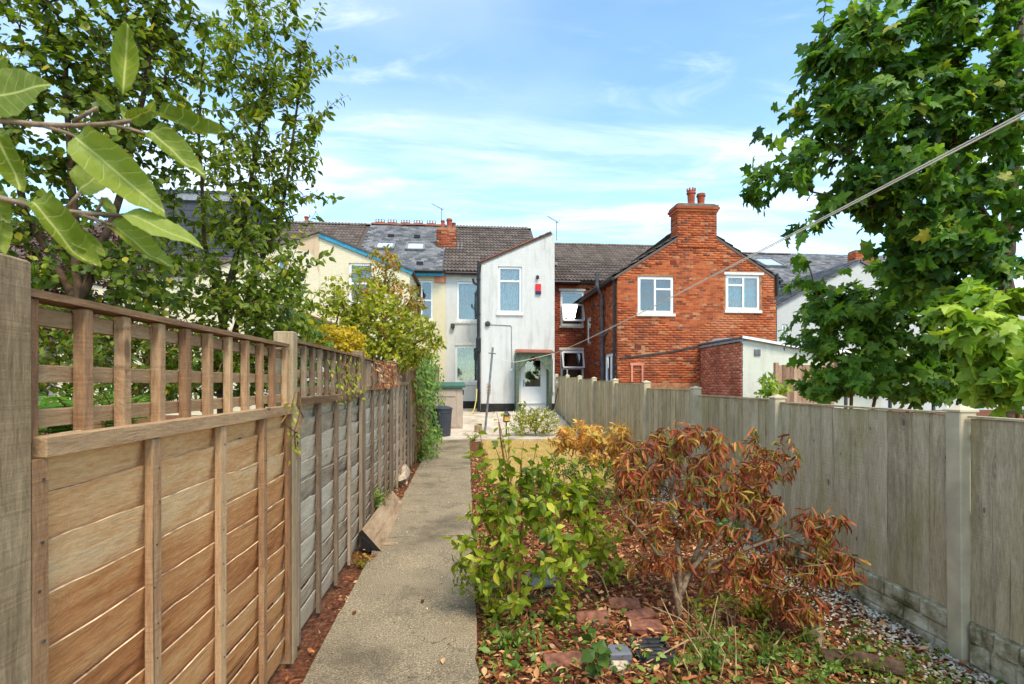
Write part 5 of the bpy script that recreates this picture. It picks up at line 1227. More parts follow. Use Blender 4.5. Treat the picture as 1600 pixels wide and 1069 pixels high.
b0 = A3(120, 640, py_); b0[2] = gz(-5, py_)
plant('purple_plum_tree', 'purple leaved plum tree behind the left trellis', 'tree', b0, [([b0, A3(120, 560, py_), A3(110, 440, py_), A3(120, 360, py_)], .07, .02)],
      [cb(60, 400, 90, 60, 374, py_), cb(140, 430, 90, 70, 432, py_), cb(210, 530, 90, 60, 345, py_), cb(90, 540, 90, 50, 316, py_), cb(215, 375, 45, 35, 172, py_), cb(20, 480, 60, 80, 201, py_)], 'oval', L['purple'], .065, .024, .3, .0022, .03, M['bark'], n_ind=60)
def mahonia(px0, px1, Y, n, label):
    x_ = xat((px0+px1)/2, Y); g = gz(x_, Y); o = thing('pinnate_shrub', (x_, Y, g), label, 'shrub'); mb = MB(); P, D, N, S = [], [], [], []
    mb.tube([(x_, Y, g), (x_+.02, Y, g+.6), (x_, Y, zat((px0+px1)/2, 640, Y))], [.03, .02, .015], 6); mb.build('stem', M['bark'], o)
    mb = MB()
    for i in range(n):
        tip = A3(random.uniform(px0, px1), random.uniform(598, 650), Y+random.uniform(-.3, .3)); b = V3((x_+random.uniform(-.1, .1), Y, zat(px0, 660, Y)-.15)); m_ = (b+tip)/2 + V3((0, 0, .12))
        pl = [(1-t)**2*b+2*t*(1-t)*m_+t*t*tip for t in np.linspace(0, 1, 12)]; mb.tube(pl, .003, 4, False)
        for k in range(2, 12):
            t = pl[k]-pl[k-1]; t = t/np.linalg.norm(t); sd_ = np.cross(t, (0, 0, 1.)); sd_ /= max(np.linalg.norm(sd_), 1e-6)
            for s_ in (-1, 1): P.append(pl[k]); D.append(sd_*s_+t*.55+V3((0, 0, -.1))); N.append(V3((0, 0, 1.))+rng.normal(0, .2, 3)); S.append(.085*(1.15-.05*k))
    mb.build('stalks', M['greentwig'], o); foliage('foliage', o, 'narrow', P, D, N, S, L['fern'], 120)
mahonia(50, 125, 2.4, 15, 'bright green feathery shrub nearest behind the left trellis'); mahonia(125, 235, 3.2, 18, 'bright green feathery shrub seen low through the trellis, further along')
# shrubs over the far part of the left fence
sy = 9.5
b0 = A3(590, 600, sy); b0[2] = gz(-2, sy)
plant('autumn_tree', 'slim young tree with yellow and orange leaves in front of the cream house', 'tree', b0, [([b0, A3(592, 560, sy), A3(598, 470, sy), A3(605, 400, sy)], .04, .01), ([A3(592, 560, sy), A3(640, 470, sy), A3(650, 450, sy)], .02, .01)],
      [cb(600, 420, 28, 40, 120, sy), cb(605, 480, 48, 50, 216, sy), cb(565, 465, 25, 55, 96, sy), cb(640, 470, 30, 30, 72, sy)], 'oval', L['autumn'], .085, .045, .35, .0025, .02, M['bark'], n_ind=80)
sy = 7.6; b0 = A3(600, 600, sy); b0[2] = gz(-1.7, sy)
plant('lime_shrub', 'yellow-green leafy shrub hanging over the weathered fence', 'shrub', b0, [([b0, A3(600, 580, sy), A3(600, 530, sy)], .04, .015), ([A3(600, 570, sy), A3(540, 520, sy)], .02, .01), ([A3(600, 570, sy), A3(660, 530, sy)], .02, .01)],
      [cb(520, 500, 60, 45, 228, sy), cb(590, 510, 60, 45, 285, sy), cb(650, 530, 45, 40, 228, sy), cb(560, 460, 60, 40, 114, sy), cb(600, 555, 60, 30, 171, sy), cb(480, 540, 50, 40, 114, sy)], 'fresh', L['lime'], .085, .035, .3, .002, .02, M['greentwig'], n_ind=150)
sy = 6.2; b0 = A3(520, 620, sy); b0[2] = gz(-1.7, sy)
plant('golden_shrub', 'golden yellow shrub topping the second trellis panel', 'shrub', b0, [([b0, A3(520, 590, sy), A3(520, 550, sy)], .03, .012)], [cb(520, 530, 52, 22, 374, sy, .3), cb(545, 560, 35, 25, 132, sy, .3)], 'round', L['yellow'], .045, .014, .16, .0016, .012, M['greentwig'], n_ind=60)
sy = 5.4; b0 = A3(470, 640, sy); b0[2] = gz(-1.9, sy)
plant('laurel_shrub', 'green shrub behind the trellis below the cherry tree', 'shrub', b0, [([b0, A3(470, 600, sy), A3(450, 540, sy)], .03, .012), ([b0, A3(400, 600, sy)], .03, .01)], [cb(460, 540, 60, 50, 187, sy), cb(370, 590, 70, 45, 170, sy), cb(490, 590, 50, 40, 119, sy), cb(280, 600, 60, 40, 136, sy)], 'oval', L['ivy'], .075, .03, .3, .002, .015, M['greentwig'], n_ind=80)
hy = 3.9; b0 = A3(120, 640, hy); b0[2] = gz(-3, hy)
plant('hedge_shrub', 'dark leafy hedge seen through the near trellis', 'shrub', b0, [([b0, A3(120, 600, hy), A3(120, 540, hy)], .03, .012), ([b0, A3(40, 600, hy), A3(20, 540, hy)], .02, .01), ([b0, A3(220, 600, hy), A3(240, 550, hy)], .02, .01)],
      [cb(30, 520, 70, 60, 130, hy), cb(120, 540, 70, 60, 140, hy), cb(210, 550, 70, 50, 130, hy), cb(290, 560, 50, 50, 80, hy+.3), cb(160, 610, 120, 30, 120, hy)], 'oval', L['plum'], .06, .024, .25, .002, .015, M['greentwig'], n_ind=100)
# climber on the fence near the shed
def climber(name, label, regions, size, mat, kindl='round', out=.1, n_ind=60):
    P, D, N, S = [], [], [], []; mb = MB(); c = None
    o = None
    for (y0, y1, z0, z1, n) in regions:
        if o is None: o = thing(name, (LX+.1, (y0+y1)/2, gz(LX, y0)), label, 'climber')
        for k in range(max(3, n//18)):
            y_ = random.uniform(y0, y1); pl = [(LX+.07+random.random()*.05, y_+random.gauss(0, .05), z0+(z1-z0)*f) for f in np.linspace(0, 1, 6)]; mb.tube(pl, .004, 4, False)
        for k in range(n):
            f = random.random(); P.append(V3((LX+.07+random.random()*out*(1.3-.5*f), random.gauss((y0+y1)/2, (y1-y0)*.26), z0+(z1-z0)*f))); D.append(V3((.5, -.2, -.7))+rng.normal(0, .4, 3)); N.append(V3((1., -.5, .5))+rng.normal(0, .3, 3)); S.append(size*random.uniform(.6, 1.2))
    mb.build('vines', M['greentwig'], o); foliage('foliage', o, kindl, P, D, N, S, mat, n_ind); return o
climber('fence_climber', 'green climber trailing down the fence by the shed', [(9.0, 11.0, .15, 2.15, 700), (11.0, 13.6, 1.0, 2.3, 380), (8.4, 9.6, 1.2, 2.1, 260), (10.5, 14.0, .1, .5, 380)], .075, L['ivy'], out=.3)
climber('bindweed', 'small sprig of climber on the trellis post by the pine panel', [(2.7, 2.86, 1.15, 1.5, 36)], .03, L['lime'], 'fresh', .04, 10)
climber('trellis_sprigs', 'leafy sprigs pushing through the second trellis panel', [(3.7, 4.5, 1.4, 1.75, 60), (3.2, 4.5, 1.5, 1.7, 30)], .04, L['lime'], 'fresh', .06, 20)
climber('dead_climber', 'brown dead leaves caught on the third trellis panel', [(5.0, 6.5, 1.5, 1.78, 190)], .055, L['litter'], 'oval', .08, 40)

# ---------------------------------------------------------------- sycamores behind the right fence
ty = 4.6
def rb(px_, py_, rx_, ry_, n, Y=ty, dy=.6, sh=.5): return cb(px_, py_, rx_, ry_, n, Y, dy, sh)
b0 = A3(1580, 640, ty+.3); b0[2] = gz(3, ty)
plant('sycamore_tree', 'large sycamore tree leaning in over the right fence', 'tree', b0,
      [([b0, A3(1575, 560, ty+.3), A3(1572, 430, ty+.3), A3(1582, 250, ty+.3), A3(1592, 60, ty+.3), A3(1590, -120, ty+.3)], .09, .03), ([A3(1572, 400, ty+.3), A3(1500, 270, ty), A3(1420, 160, ty), A3(1350, 60, ty)], .04, .01),
       ([A3(1572, 450, ty+.3), A3(1480, 380, ty), A3(1390, 330, ty), A3(1270, 300, ty)], .035, .008), ([A3(1580, 250, ty+.3), A3(1500, 110, ty), A3(1440, -20, ty)], .035, .01)],
      [rb(1330, 90, 75, 75, 62), rb(1420, 50, 100, 80, 92), rb(1530, 60, 100, 90, 92), rb(1320, 200, 70, 60, 62), rb(1420, 180, 100, 80, 104), rb(1530, 190, 90, 80, 83), rb(1370, 285, 75, 45, 66), rb(1440, 310, 100, 70, 104), rb(1550, 320, 80, 80, 71), rb(1440, 390, 60, 45, 71), rb(1480, 420, 100, 60, 92), rb(1215, 275, 45, 40, 24), rb(1275, 345, 28, 22, 7), rb(1275, 140, 35, 70, 23)],
      'maple', L['syc'], .135, .075, .42, .003, .035, M['bark'], droop=.45, spread=.6, up=.6, n_ind=300, bow=.05,
      extra=[(A3(1260, 290, ty), A3(1180, 208, ty)), (A3(1270, 300, ty), A3(1172, 262, ty)), (A3(1290, 330, ty), A3(1250, 372, ty-.2)), (A3(1310, 60, ty), A3(1293, -10, ty)), (A3(1290, 120, ty), A3(1262, 90, ty)), (A3(1290, 170, ty), A3(1250, 160, ty))])
ty2 = 6.0
b0 = A3(1330, 625, ty2); b0[2] = gz(3, ty2)
plant('sycamore_sapling', 'sycamore saplings with dark green leaves crowding behind the fence', 'sapling', b0,
      [([b0, A3(1330, 600, ty2), A3(1290, 500, ty2), A3(1262, 410, ty2)], .025, .006), ([b0, A3(1380, 560, ty2), A3(1400, 470, ty2)], .025, .008), ([b0, A3(1450, 590, ty2), A3(1500, 540, ty2)], .025, .008)],
      [rb(1300, 465, 50, 45, 26, ty2), rb(1380, 440, 50, 35, 24, ty2), rb(1268, 520, 34, 50, 24, ty2), rb(1345, 490, 45, 38, 71, ty2), rb(1330, 550, 70, 50, 71, ty2), rb(1420, 500, 80, 60, 104, ty2), rb(1420, 590, 90, 40, 104, ty2), rb(1510, 560, 70, 70, 91, ty2), rb(1258, 425, 18, 30, 7, ty2), rb(1300, 600, 60, 25, 45, ty2)],
      'maple', L['syc3'], .15, .09, .42, .003, .02, M['greentwig'], droop=.4, spread=.6, n_ind=250, bow=.05)
ty3 = 3.6
b0 = A3(1600, 640, ty3); b0[2] = gz(3, ty3)
plant('bright_sapling', 'bright yellow-green sycamore sapling at the right edge above the fence', 'sapling', b0, [([b0, A3(1590, 600, ty3), A3(1560, 500, ty3)], .02, .006), ([b0, A3(1600, 560, ty3)], .02, .01)],
      [rb(1530, 500, 70, 60, 44, ty3, .3), rb(1575, 580, 50, 60, 57, ty3, .3), rb(1600, 460, 30, 30, 13, ty3, .2)], 'maple', L['syc2'], .15, .1, .3, .003, .012, M['greentwig'], droop=.5, spread=.6, n_ind=120)
ty4 = 9.0; b0 = A3(1200, 620, ty4); b0[2] = gz(3, ty4)
plant('elder_seedling', 'small seedling with green leaves in front of the pale rendered wall', 'sapling', b0, [([b0, A3(1205, 600, ty4), A3(1210, 575, ty4)], .012, .004)], [rb(1190, 603, 18, 16, 16, ty4, .2), rb(1215, 600, 20, 22, 14, ty4, .2)], 'oval', L['syc2'], .15, .06, .3, .003, .008, M['greentwig'], n_ind=30)

# ---------------------------------------------------------------- shrubs in the bed
gb = onground(805, 968); gy_ = gb.y
def sb(px_, py_, rx_, ry_, n, Y, dy=.3, sh=.4): return cb(px_, py_, rx_, ry_, n, Y, dy, sh)
sh_base = V3(gb)
plant('green_shrub', 'leafy fresh green shrub with tall upright shoots beside the path', 'shrub', sh_base,
      [([sh_base, A3(812, 900, gy_), A3(800, 790, gy_+.1), A3(778, 660, gy_+.1)], .016, .005), ([sh_base, A3(800, 900, gy_), A3(760, 820, gy_), A3(745, 780, gy_)], .012, .004), ([sh_base, A3(830, 900, gy_), A3(880, 800, gy_+.2), A3(900, 760, gy_+.2)], .014, .004), ([sh_base, A3(815, 880, gy_+.1), A3(815, 720, gy_+.15)], .012, .004)],
      [sb(760, 840, 48, 60, 19, gy_), sb(815, 800, 60, 70, 34, gy_), sb(875, 800, 55, 55, 27, gy_+.15), sb(915, 780, 40, 40, 17, gy_+.2), sb(790, 900, 60, 40, 13, gy_-.1), sb(920, 830, 45, 40, 14, gy_+.2), sb(900, 880, 50, 30, 9, gy_), sb(860, 760, 50, 45, 17, gy_+.2), sb(850, 870, 70, 40, 15, gy_), sb(730, 870, 25, 30, 7, gy_-.1), sb(800, 740, 45, 40, 10, gy_+.1)],
      'fresh', L['forsy'], .085, .042, .26, .0022, .012, M['greentwig'], droop=.3, spread=.6, n_ind=300, bow=.0, jitter=.25,
      extra=[(A3(800, 800, gy_+.1), A3(776, 645, gy_+.1)), (A3(795, 790, gy_+.1), A3(770, 690, gy_+.05)), (A3(815, 800, gy_+.1), A3(818, 690, gy_+.15)), (A3(760, 800, gy_), A3(735, 700, gy_)), (A3(790, 820, gy_), A3(752, 720, gy_)), (A3(880, 790, gy_+.2), A3(905, 720, gy_+.2)), (A3(830, 790, gy_+.1), A3(840, 690, gy_+.2)), (A3(850, 790, gy_+.1), A3(872, 715, gy_+.2)), (A3(800, 780, gy_+.1), A3(795, 668, gy_+.1)), (A3(770, 800, gy_), A3(748, 668, gy_+.1)), (A3(900, 780, gy_+.2), A3(940, 735, gy_+.3)), (A3(740, 840, gy_), A3(703, 838, gy_-.1)), (A3(760, 860, gy_-.1), A3(708, 885, gy_-.15))])
gb = onground(1062, 968); by_ = gb.y; base = V3(gb)
T = lambda a, b, d=0: A3(a, b, by_+d)
plant('withered_rhododendron', 'dying rhododendron with drooping rust-brown leaves in front of the right fence', 'shrub', base,
      [([base, T(1050, 900), T(1010, 800, .1), T(985, 740, .1)], .02, .006), ([base, T(1062, 880), T(1050, 780, .1), T(1060, 700, .1)], .02, .005), ([T(1062, 930), T(1090, 860, .1), T(1120, 780, .2), T(1130, 700, .2)], .022, .006), ([T(1080, 890), T(1150, 810, .3), T(1200, 740, .3)], .018, .006), ([base+V3((.15, .1, 0)), T(1110, 880), T(1200, 845, -.1), T(1290, 820, -.2)], .018, .005), ([T(1045, 890), T(1000, 830, -.2), T(965, 790, -.2)], .014, .005)],
      [sb(1000, 735, 40, 65, 29, by_, .35, .7), sb(1065, 700, 55, 45, 33, by_, .35, .7), sb(1050, 780, 90, 60, 45, by_, .4, .6), sb(1130, 725, 55, 55, 29, by_+.2, .3, .7), sb(1185, 740, 40, 55, 22, by_+.3, .3, .7), sb(1140, 810, 80, 50, 35, by_, .35, .6), sb(1228, 705, 18, 26, 6, by_+.3), sb(1190, 690, 20, 30, 6, by_+.3),
       sb(1280, 820, 45, 25, 15, by_-.2, .2), sb(1305, 880, 45, 40, 21, by_-.3, .2), sb(1220, 880, 60, 45, 26, by_-.2, .3), sb(1130, 890, 70, 40, 22, by_-.1, .3), sb(1010, 860, 45, 40, 12, by_-.1, .3), sb(1260, 945, 60, 30, 17, by_-.35, .2), sb(1100, 680, 20, 24, 6, by_+.1), sb(1030, 670, 14, 20, 4, by_)],
      'strap', L['brown'], .095, .012, .08, .003, .010, M['twig'], droop=1.0, spread=.68, n_ind=300, whorl=14, bow=.0, jitter=.5, zpen=1.8, up=.4)
gb = onground(930, 790); yy_ = gb.y; base = V3(gb)
plant('golden_rhododendron', 'rhododendron with golden orange leaf clusters behind the green shrub', 'shrub', base, [([base, A3(925, 740, yy_), A3(900, 690, yy_)], .025, .008), ([base, A3(950, 730, yy_), A3(970, 690, yy_)], .02, .006)],
      [sb(905, 675, 35, 18, 51, yy_, .3, .7), sb(955, 680, 38, 20, 57, yy_, .3, .7), sb(880, 695, 25, 15, 24, yy_, .2), sb(980, 720, 28, 22, 27, yy_, .2), sb(940, 715, 40, 18, 24, yy_, .3)], 'narrow', L['gold'], .10, .012, .08, .003, .012, M['twig'], droop=.3, spread=.85, n_ind=120, whorl=8, jitter=.25)
gb = onground(900, 800); yy_ = gb.y; base = V3(gb)
plant('small_leaf_shrub', 'low dark green small-leaved shrub below the golden rhododendron', 'shrub', base, [([base, A3(900, 760, yy_), A3(900, 730, yy_)], .015, .006)], [sb(880, 735, 45, 32, 144, yy_, .35), sb(930, 750, 45, 40, 144, yy_, .35), sb(840, 760, 30, 25, 64, yy_, .3)], 'oval', L['small'], .045, .014, .16, .0016, .008, M['greentwig'], n_ind=60)
gb = onground(838, 684); yy_ = gb.y; base = V3(gb)
o = plant('flowering_shrub', 'bushy shrub dotted with tiny white flowers near the back door', 'shrub', base, [([base, A3(836, 670, yy_), A3(836, 655, yy_)], .015, .006)], [sb(815, 660, 22, 20, 160, yy_, .35), sb(850, 658, 28, 22, 240, yy_, .35), sb(835, 650, 34, 16, 140, yy_, .3)], 'oval', L['lime'], .06, .022, .2, .0016, .008, M['greentwig'], n_ind=30)
P = np.concatenate([ell(A3(815, 656, yy_), (.36, .4, .3), 130, 1.), ell(A3(850, 655, yy_), (.42, .4, .34), 190, 1.)]); foliage('flowers', o, 'round', P, rng.normal(0, 1, P.shape), rng.normal(0, .3, P.shape)+V3((0, -1, .8)), np.full(len(P), .03), L['whiteflower'], 0)
# green leaves low in the withered shrub, and rose / raspberry sprigs
def sprig(name, label, px_, py_, h, n, lk, lm, size, cat='seedling', spreadr=.12, droop=.2, bark='greentwig', nind=30):
    b = V3(onground(px_, py_)); ex = []
    for i in range(n): ex.append((b+V3((random.gauss(0, .02), random.gauss(0, .02), 0)), b+V3((random.gauss(0, spreadr), random.gauss(0, spreadr), h*random.uniform(.6, 1.1)))))
    return plant(name, label, cat, b, [([b-V3((0,0,.02)), b+V3((0, 0, h*.25))], .004, .003)], [], lk, lm, size, size*.42, h*.8, .0018, .004, M[bark], droop=droop, extra=ex, n_ind=nind, crown='foliage', wood_name='stalks')
sprig('low_growth', 'yellow-green low growth between the two shrubs', 935, 880, .42, 14, 'fresh', L['lime'], .06, spreadr=.22, cat='plant')
sprig('low_growth', 'straggly green growth just right of the path edge in the foreground', 770, 965, .3, 12, 'fresh', L['forsy'], .06, spreadr=.16, cat='plant')
sprig('low_growth', 'olive low growth under the right end of the withered rhododendron', 1180, 965, .3, 14, 'narrow', L['lime'], .06, spreadr=.25, cat='plant')
sprig('low_growth', 'weedy growth in the bottom right corner beside the log', 1300, 1050, .14, 16, 'fresh', L['weed'], .035, spreadr=.2, cat='plant')
sprig('rose_sucker', 'rose sucker with three dull green leaflets at the bottom of the bed', 936, 1050, .28, 2, 'round', L['small'], .085, nind=12)
sprig('weed_clump', 'green weed clump by the path edge in the foreground', 790, 1010, .16, 8, 'narrow', L['weed'], .05)
sprig('bramble_sprig', 'leafy bramble sprig beside the loose bricks', 868, 975, .22, 6, 'fresh', L['forsy'], .06)
sprig('bramble_sprig', 'leafy sprig standing before the withered rhododendron trunk', 955, 915, .3, 5, 'fresh', L['forsy'], .075)
sprig('weed_clump', 'pale weeds among the straw stems at the bottom edge', 1120, 1050, .22, 14, 'narrow', L['weed'], .045, spreadr=.2)
sprig('weed_clump', 'weeds at the bottom edge below the fallen leaves, right of the straw', 1190, 1040, .18, 12, 'narrow', L['weed'], .045, spreadr=.2)
sprig('weed_clump', 'creeping weeds on the gravel beside the right fence', 1430, 1050, .07, 10, 'round', L['small'], .03, spreadr=.25)
sprig('green_undergrowth', 'fern-green undergrowth beneath the withered rhododendron', 1135, 850, .35, 9, 'fresh', L['fern'], .06, spreadr=.16)
sprig('fence_weed', 'pale green weed tuft at the foot of the weathered fence', 588, 815, .36, 16, 'narrow', L['weed'], .06, spreadr=.13)
sprig('fence_weed', 'ferny weeds along the fence foot beyond the leaning board', 655, 722, .4, 16, 'narrow', L['weed'], .07, spreadr=.16)
sprig('fence_weed', 'reddish weed tuft before the end of the leaning board', 563, 885, .09, 10, 'narrow', L['autumn'], .04, spreadr=.06)
sprig('fence_weed', 'weeds growing along the path edge by the bin', 662, 690, .3, 14, 'narrow', L['lime'], .07, spreadr=.2)
sprig('rose_bush', 'thin rose stem in front of the back door', 815, 678, 1.0, 2, 'round', L['forsy'], .07, spreadr=.3, nind=8)
sprig('edge_weed', 'small weeds at the path corner near the post stump', 738, 690, .2, 10, 'narrow', L['lime'], .06, spreadr=.15)
b = V3(onground(1110, 1010)); mb = MB()
ds = thing('dry_stems', b, 'cluster of cut dry straw-coloured stems at the bottom of the bed', 'stems')
for i in range(18):
    p_ = onground(random.uniform(1050, 1150), random.uniform(965, 1066)); h = random.uniform(.12, .36); mb = MB()
    mb.tube([p_-Vector((0,0,.02)), p_+Vector((random.gauss(0, .03), random.gauss(0, .03), h*.5)), p_+Vector((random.gauss(0, .06), random.gauss(0, .06), h))], [.005, .004, .003], 5); mb.build('stem', M['straw'], ds, own=True)
for i, (a, b) in enumerate((((1140, 1000), (1010, 1040)), ((1020, 960), (1110, 1015)), ((930, 900), (955, 945)), ((1225, 1000), (1195, 1062)))):
    p_, q_ = onground(*a), onground(*b); mb = MB(); z_ = Vector((0,0,.05)); mb.tube([p_+z_*(1 if i else .4), (p_+q_)/2+z_*1.6, q_+z_*.3], [.006, .005, .003], 5)
    tag(mb.build('fallen_twig', M['straw'], None), ['pale twig lying across the bottom weeds', 'long thin twig arching over the loose bricks', 'thin pale twig standing near the shrub centre', 'thick pale stick near the bottom centre-right'][i], 'twig', 'fallen twigs in the bed')

# ---------------------------------------------------------------- apple branch in front of the camera, from a tree left of the frame
ap = thing('apple_tree', (-1.75, .55, gz(-1.7, .5)), 'apple branch with large pale green leaves close to the lens at upper left', 'tree')
Da = .62
def AD(px_, py_, D=Da): return V3(atd(px_, py_, D))
mb = MB(); mb.tube([(-1.75, .55, -.1), (-1.72, .55, .9), (-1.66, .56, 1.6), (-1.7, .58, 2.4)], [.06, .05, .04, .02], 10); mb.build('trunk', M['bark'], ap, smooth=True)
mb = MB(); mb.tube([(-1.66, .56, 1.6), (-1.2, .58, 1.78), AD(-60, 185), AD(0, 189), AD(60, 195), AD(120, 197), AD(168, 194), AD(205, 189)], [.016, .010, .0042, .0036, .0034, .0032, .0028, .0026], 8)
mb.tube([AD(62, 195), AD(105, 208), AD(135, 222)], [.0026, .0022, .0018], 6); mb.tube([AD(168, 194), AD(205, 202), AD(238, 212)], [.0022, .0018, .0016], 6)
mb.tube([AD(115, 190), AD(135, 178), AD(152, 168)], [.0028, .0024, .002], 6)
mb.tube([(-1.66, .56, 1.6), (-1.2, .58, 1.7), AD(-60, 296), AD(0, 309), AD(60, 325), AD(110, 331), AD(155, 335), AD(196, 337)], [.014, .009, .0038, .0034, .0032, .003, .0026, .0022], 8)
mb.tube([AD(120, 333), AD(150, 343), AD(180, 354)], [.0022, .002, .0016], 6); mb.tube([AD(105, 325), AD(122, 305), AD(126, 298)], [.0022, .002, .0016], 6); mb.tube([AD(150, 333), AD(158, 318), AD(160, 308)], [.002, .0016, .0014], 6)
mb.build('twigs', M['twig'], ap, smooth=True)
tm = template_mesh('leaf', *LEAF['apple'], L['apple'], smooth=True)
tms = [tm]
for kc, tw, sc_ in ((1.2, .5, .9), (1.6, -.7, .85), (.5, .9, 1.05), (2.2, -.3, .8), (1.0, 1.2, .95)):
    tv_ = []
    for x, y, z in LEAF['apple'][0]:
        a = tw*(y-.3)*.8; z2 = z*1.2 + kc*x*x*1.4 - .1*kc*math.sin(y*2.6)**2 + .02*math.sin(y*21+x*9); x2_ = x*sc_*(1-.35*kc*abs(x))
        tv_.append((x2_*math.cos(a)-z2*math.sin(a), y-.05*kc*y*y, x2_*math.sin(a)+z2*math.cos(a)))
    tms.append(template_mesh('leaf', tv_, LEAF['apple'][1], L['apple'], smooth=True))
AP = [((192, 148), (201, 8), 1.0, .0, 0), ((243, 184), (352, 186), .75, .5, .01), ((232, 207), (330, 262), .95, .3, 0), ((118, 215), (252, 322), 1.0, -.25, -.01), ((124, 300), (180, 236), 1.5, .5, .02), ((48, 316), (158, 402), 1.05, .15, -.01),
      ((192, 334), (310, 371), .72, .35, 0), ((170, 350), (275, 404), .8, .2, .01), ((-30, 160), (62, 122), 1.7, .4, 0), ((-8, 205), (24, 296), 1.3, -.3, -.01), ((180, 172), (136, 144), 1.3, .9, .02), ((150, 312), (190, 330), 1.2, .9, .02), ((-12, 300), (14, 342), 1.5, .2, .01), ((-25, 120), (4, 88), 1.6, -.2, .02),
      ((205, 190), (182, 158), 1.5, .7, .01), ((225, 188), (242, 160), 1.1, -.6, .015), ((105, 360), (160, 392), 1.0, -.5, .015), ((180, 300), (168, 268), 1.2, -.6, .02), ((200, 188), (236, 176), 1.2, -.9, .01), ((0, 345), (12, 395), 1.1, .6, .01)]
for (a, b, wd, roll, dd) in AP:
    p_, q_ = AD(*a, Da+dd), AD(*b, Da+dd-.012); d = q_-p_; ln = np.linalg.norm(d); d /= ln
    n_ = CAMP - (p_+q_)/2; n_ /= np.linalg.norm(n_); n_ = n_ + V3((0, 0, .35)); x_ = np.cross(d, n_); x_ /= np.linalg.norm(x_); n_ = np.cross(x_, d)
    c_, s_ = math.cos(roll), math.sin(roll); x2 = x_*c_+n_*s_; n2 = np.cross(x2, d)
    place('leaf', random.choice(tms), ap, mtx=mtx(p_, x2*ln*wd*.76, d*ln, n2*ln))


# ---------------------------------------------------------------- things on the patio
def shed():
    Y = 14.3; x0, x1 = xat(677, Y), xat(723, Y); g = gz(-.5, Y)+.05; zt = zat(700, 606, Y)
    o = thing('storage_shed', ((x0+x1)/2, Y, g), 'beige plastic storage shed with green lid at the path end', 'shed')
    mb = MB(); mb.chbox(x0, x1, Y, Y+.75, g, zt, .02); mb.build('body', M['shed'], o)
    for a, b, c, e in ((x0+.06, x1-.2, g+.06, zt-.28), (x0+.06, x1-.2, zt-.24, zt-.06)):
        mb = MB(); mb.chbox(a, b, Y-.018, Y-.001, c, e, .006); mb.build('door', M['shed'], o)
    mb = MB(); mb.box(x1-.17, x1-.03, Y-.012, Y-.001, g+.06, zt-.06); mb.build('corner_panel', M['shed'], o)
    mb = MB(); mb.add([(x0-.05,Y-.08,zt+.002),(x1+.07,Y-.08,zt+.002),(x1+.07,Y+.8,zt+.06),(x0-.05,Y+.8,zt+.06),(x0-.05,Y-.08,zt+.06),(x1+.07,Y-.08,zt+.06),(x1+.05,Y+.8,zt+.16),(x0-.03,Y+.8,zt+.16)], BOXF); mb.build('lid', M['shed_lid'], o)
    mb = MB(); mb.box(x1+.002, x1+.03, Y+.02, Y+.08, zt-.2, zt-.06); mb.build('hinge', M['blackpipe'], o)
shed()
def dustbin():
    p_ = onground(690, 674); Y = p_.y; r_ = .26*1.0; g = gz(p_.x, Y)+.05; h = zat(690, 640, Y)-g
    o = thing('dustbin', (p_.x, Y, g), 'ribbed charcoal plastic dustbin in front of the beige shed', 'bin')
    mb = MB(); n = 48; V = []
    for z, k in ((0, .84), (.02, .86), (h*.86, .98), (h*.88, 1.03), (h, 1.04)):
        for i in range(n):
            a = 2*math.pi*i/n; q_ = r_*k*(1+(.025 if (i % 2 and z < h*.87) else 0)); V.append((p_.x+q_*math.cos(a), Y+q_*math.sin(a), g+z))
    mb.add(V, [(j*n+i, j*n+(i+1)%n, (j+1)*n+(i+1)%n, (j+1)*n+i) for j in range(4) for i in range(n)] + [tuple(range(n-1,-1,-1)), tuple(range(4*n, 5*n))]); mb.build('body', M['bin'], o)
    mb = MB(); mb.lathe((p_.x, Y, g+h+.002), [(r_*1.08, 0), (r_*1.1, .03), (r_*.95, .06), (r_*.4, .1), (r_*.38, .1)], 32); lid = mb.build('lid', M['bin'], o)
    mb = MB(); mb.tube([(p_.x-.08, Y, g+h+.1), (p_.x-.07, Y, g+h+.15), (p_.x+.07, Y, g+h+.15), (p_.x+.08, Y, g+h+.1)], .012, 6); mb.build('handle', M['bin'], lid)
    mb = MB(); mb.box(p_.x-r_*1.12, p_.x-r_*.96, Y-.1, Y+.02, g+h*.8, g+h*.92); mb.build('side_handle', M['bin'], o)
dustbin()
# washing line and its posts
pb = onground(757, 676); Yp = pb.y; pt_ = at(770, 543, Yp+.05)
wp = thing('washing_line_post', pb, 'thin leaning grey washing line pole with crossbar near the house', 'post')
mb = MB(); mb.tube([pb-Vector((0,0,.1)), pt_], [.032, .028], 8); mb.build('pole', M['metal'], wp)
k_ = pb.lerp(pt_, .93); mb = MB(); mb.bar(k_-Vector((.1,0,-.01)), k_+Vector((.1,0,-.01)), .025, .025); mb.bar(k_-Vector((0,.08,0)), k_+Vector((0,.08,0)), .02, .02); mb.build('crossbar', M['dark_metal'], wp)
k2 = pb.lerp(pt_, .52); mb = MB()
for i in range(10):
    a0 = random.random()*6; mb.tube([k2+Vector((math.cos(a0+t)*.055, math.sin(a0+t)*.055, -.15+.03*i+.03*math.sin(2*t))) for t in np.linspace(0, 6, 9)], .005, 4, False)
mb.build('tied_line', M['straw'], wp)
so = thing('timber_stump', onground(747, 672), 'short round timber stump at the foot of the washing pole', 'stump')
p_ = onground(747, 676); mb = MB(); mb.lathe((p_.x, p_.y-.05, p_.z-.05), [(.1, 0), (.1, .26), (.085, .285)], 12); mb.build('log', M['post'], so)
ep = Vector((1.95, .55, 0)); nt_ = Vector((1.95, .55, 2.62))
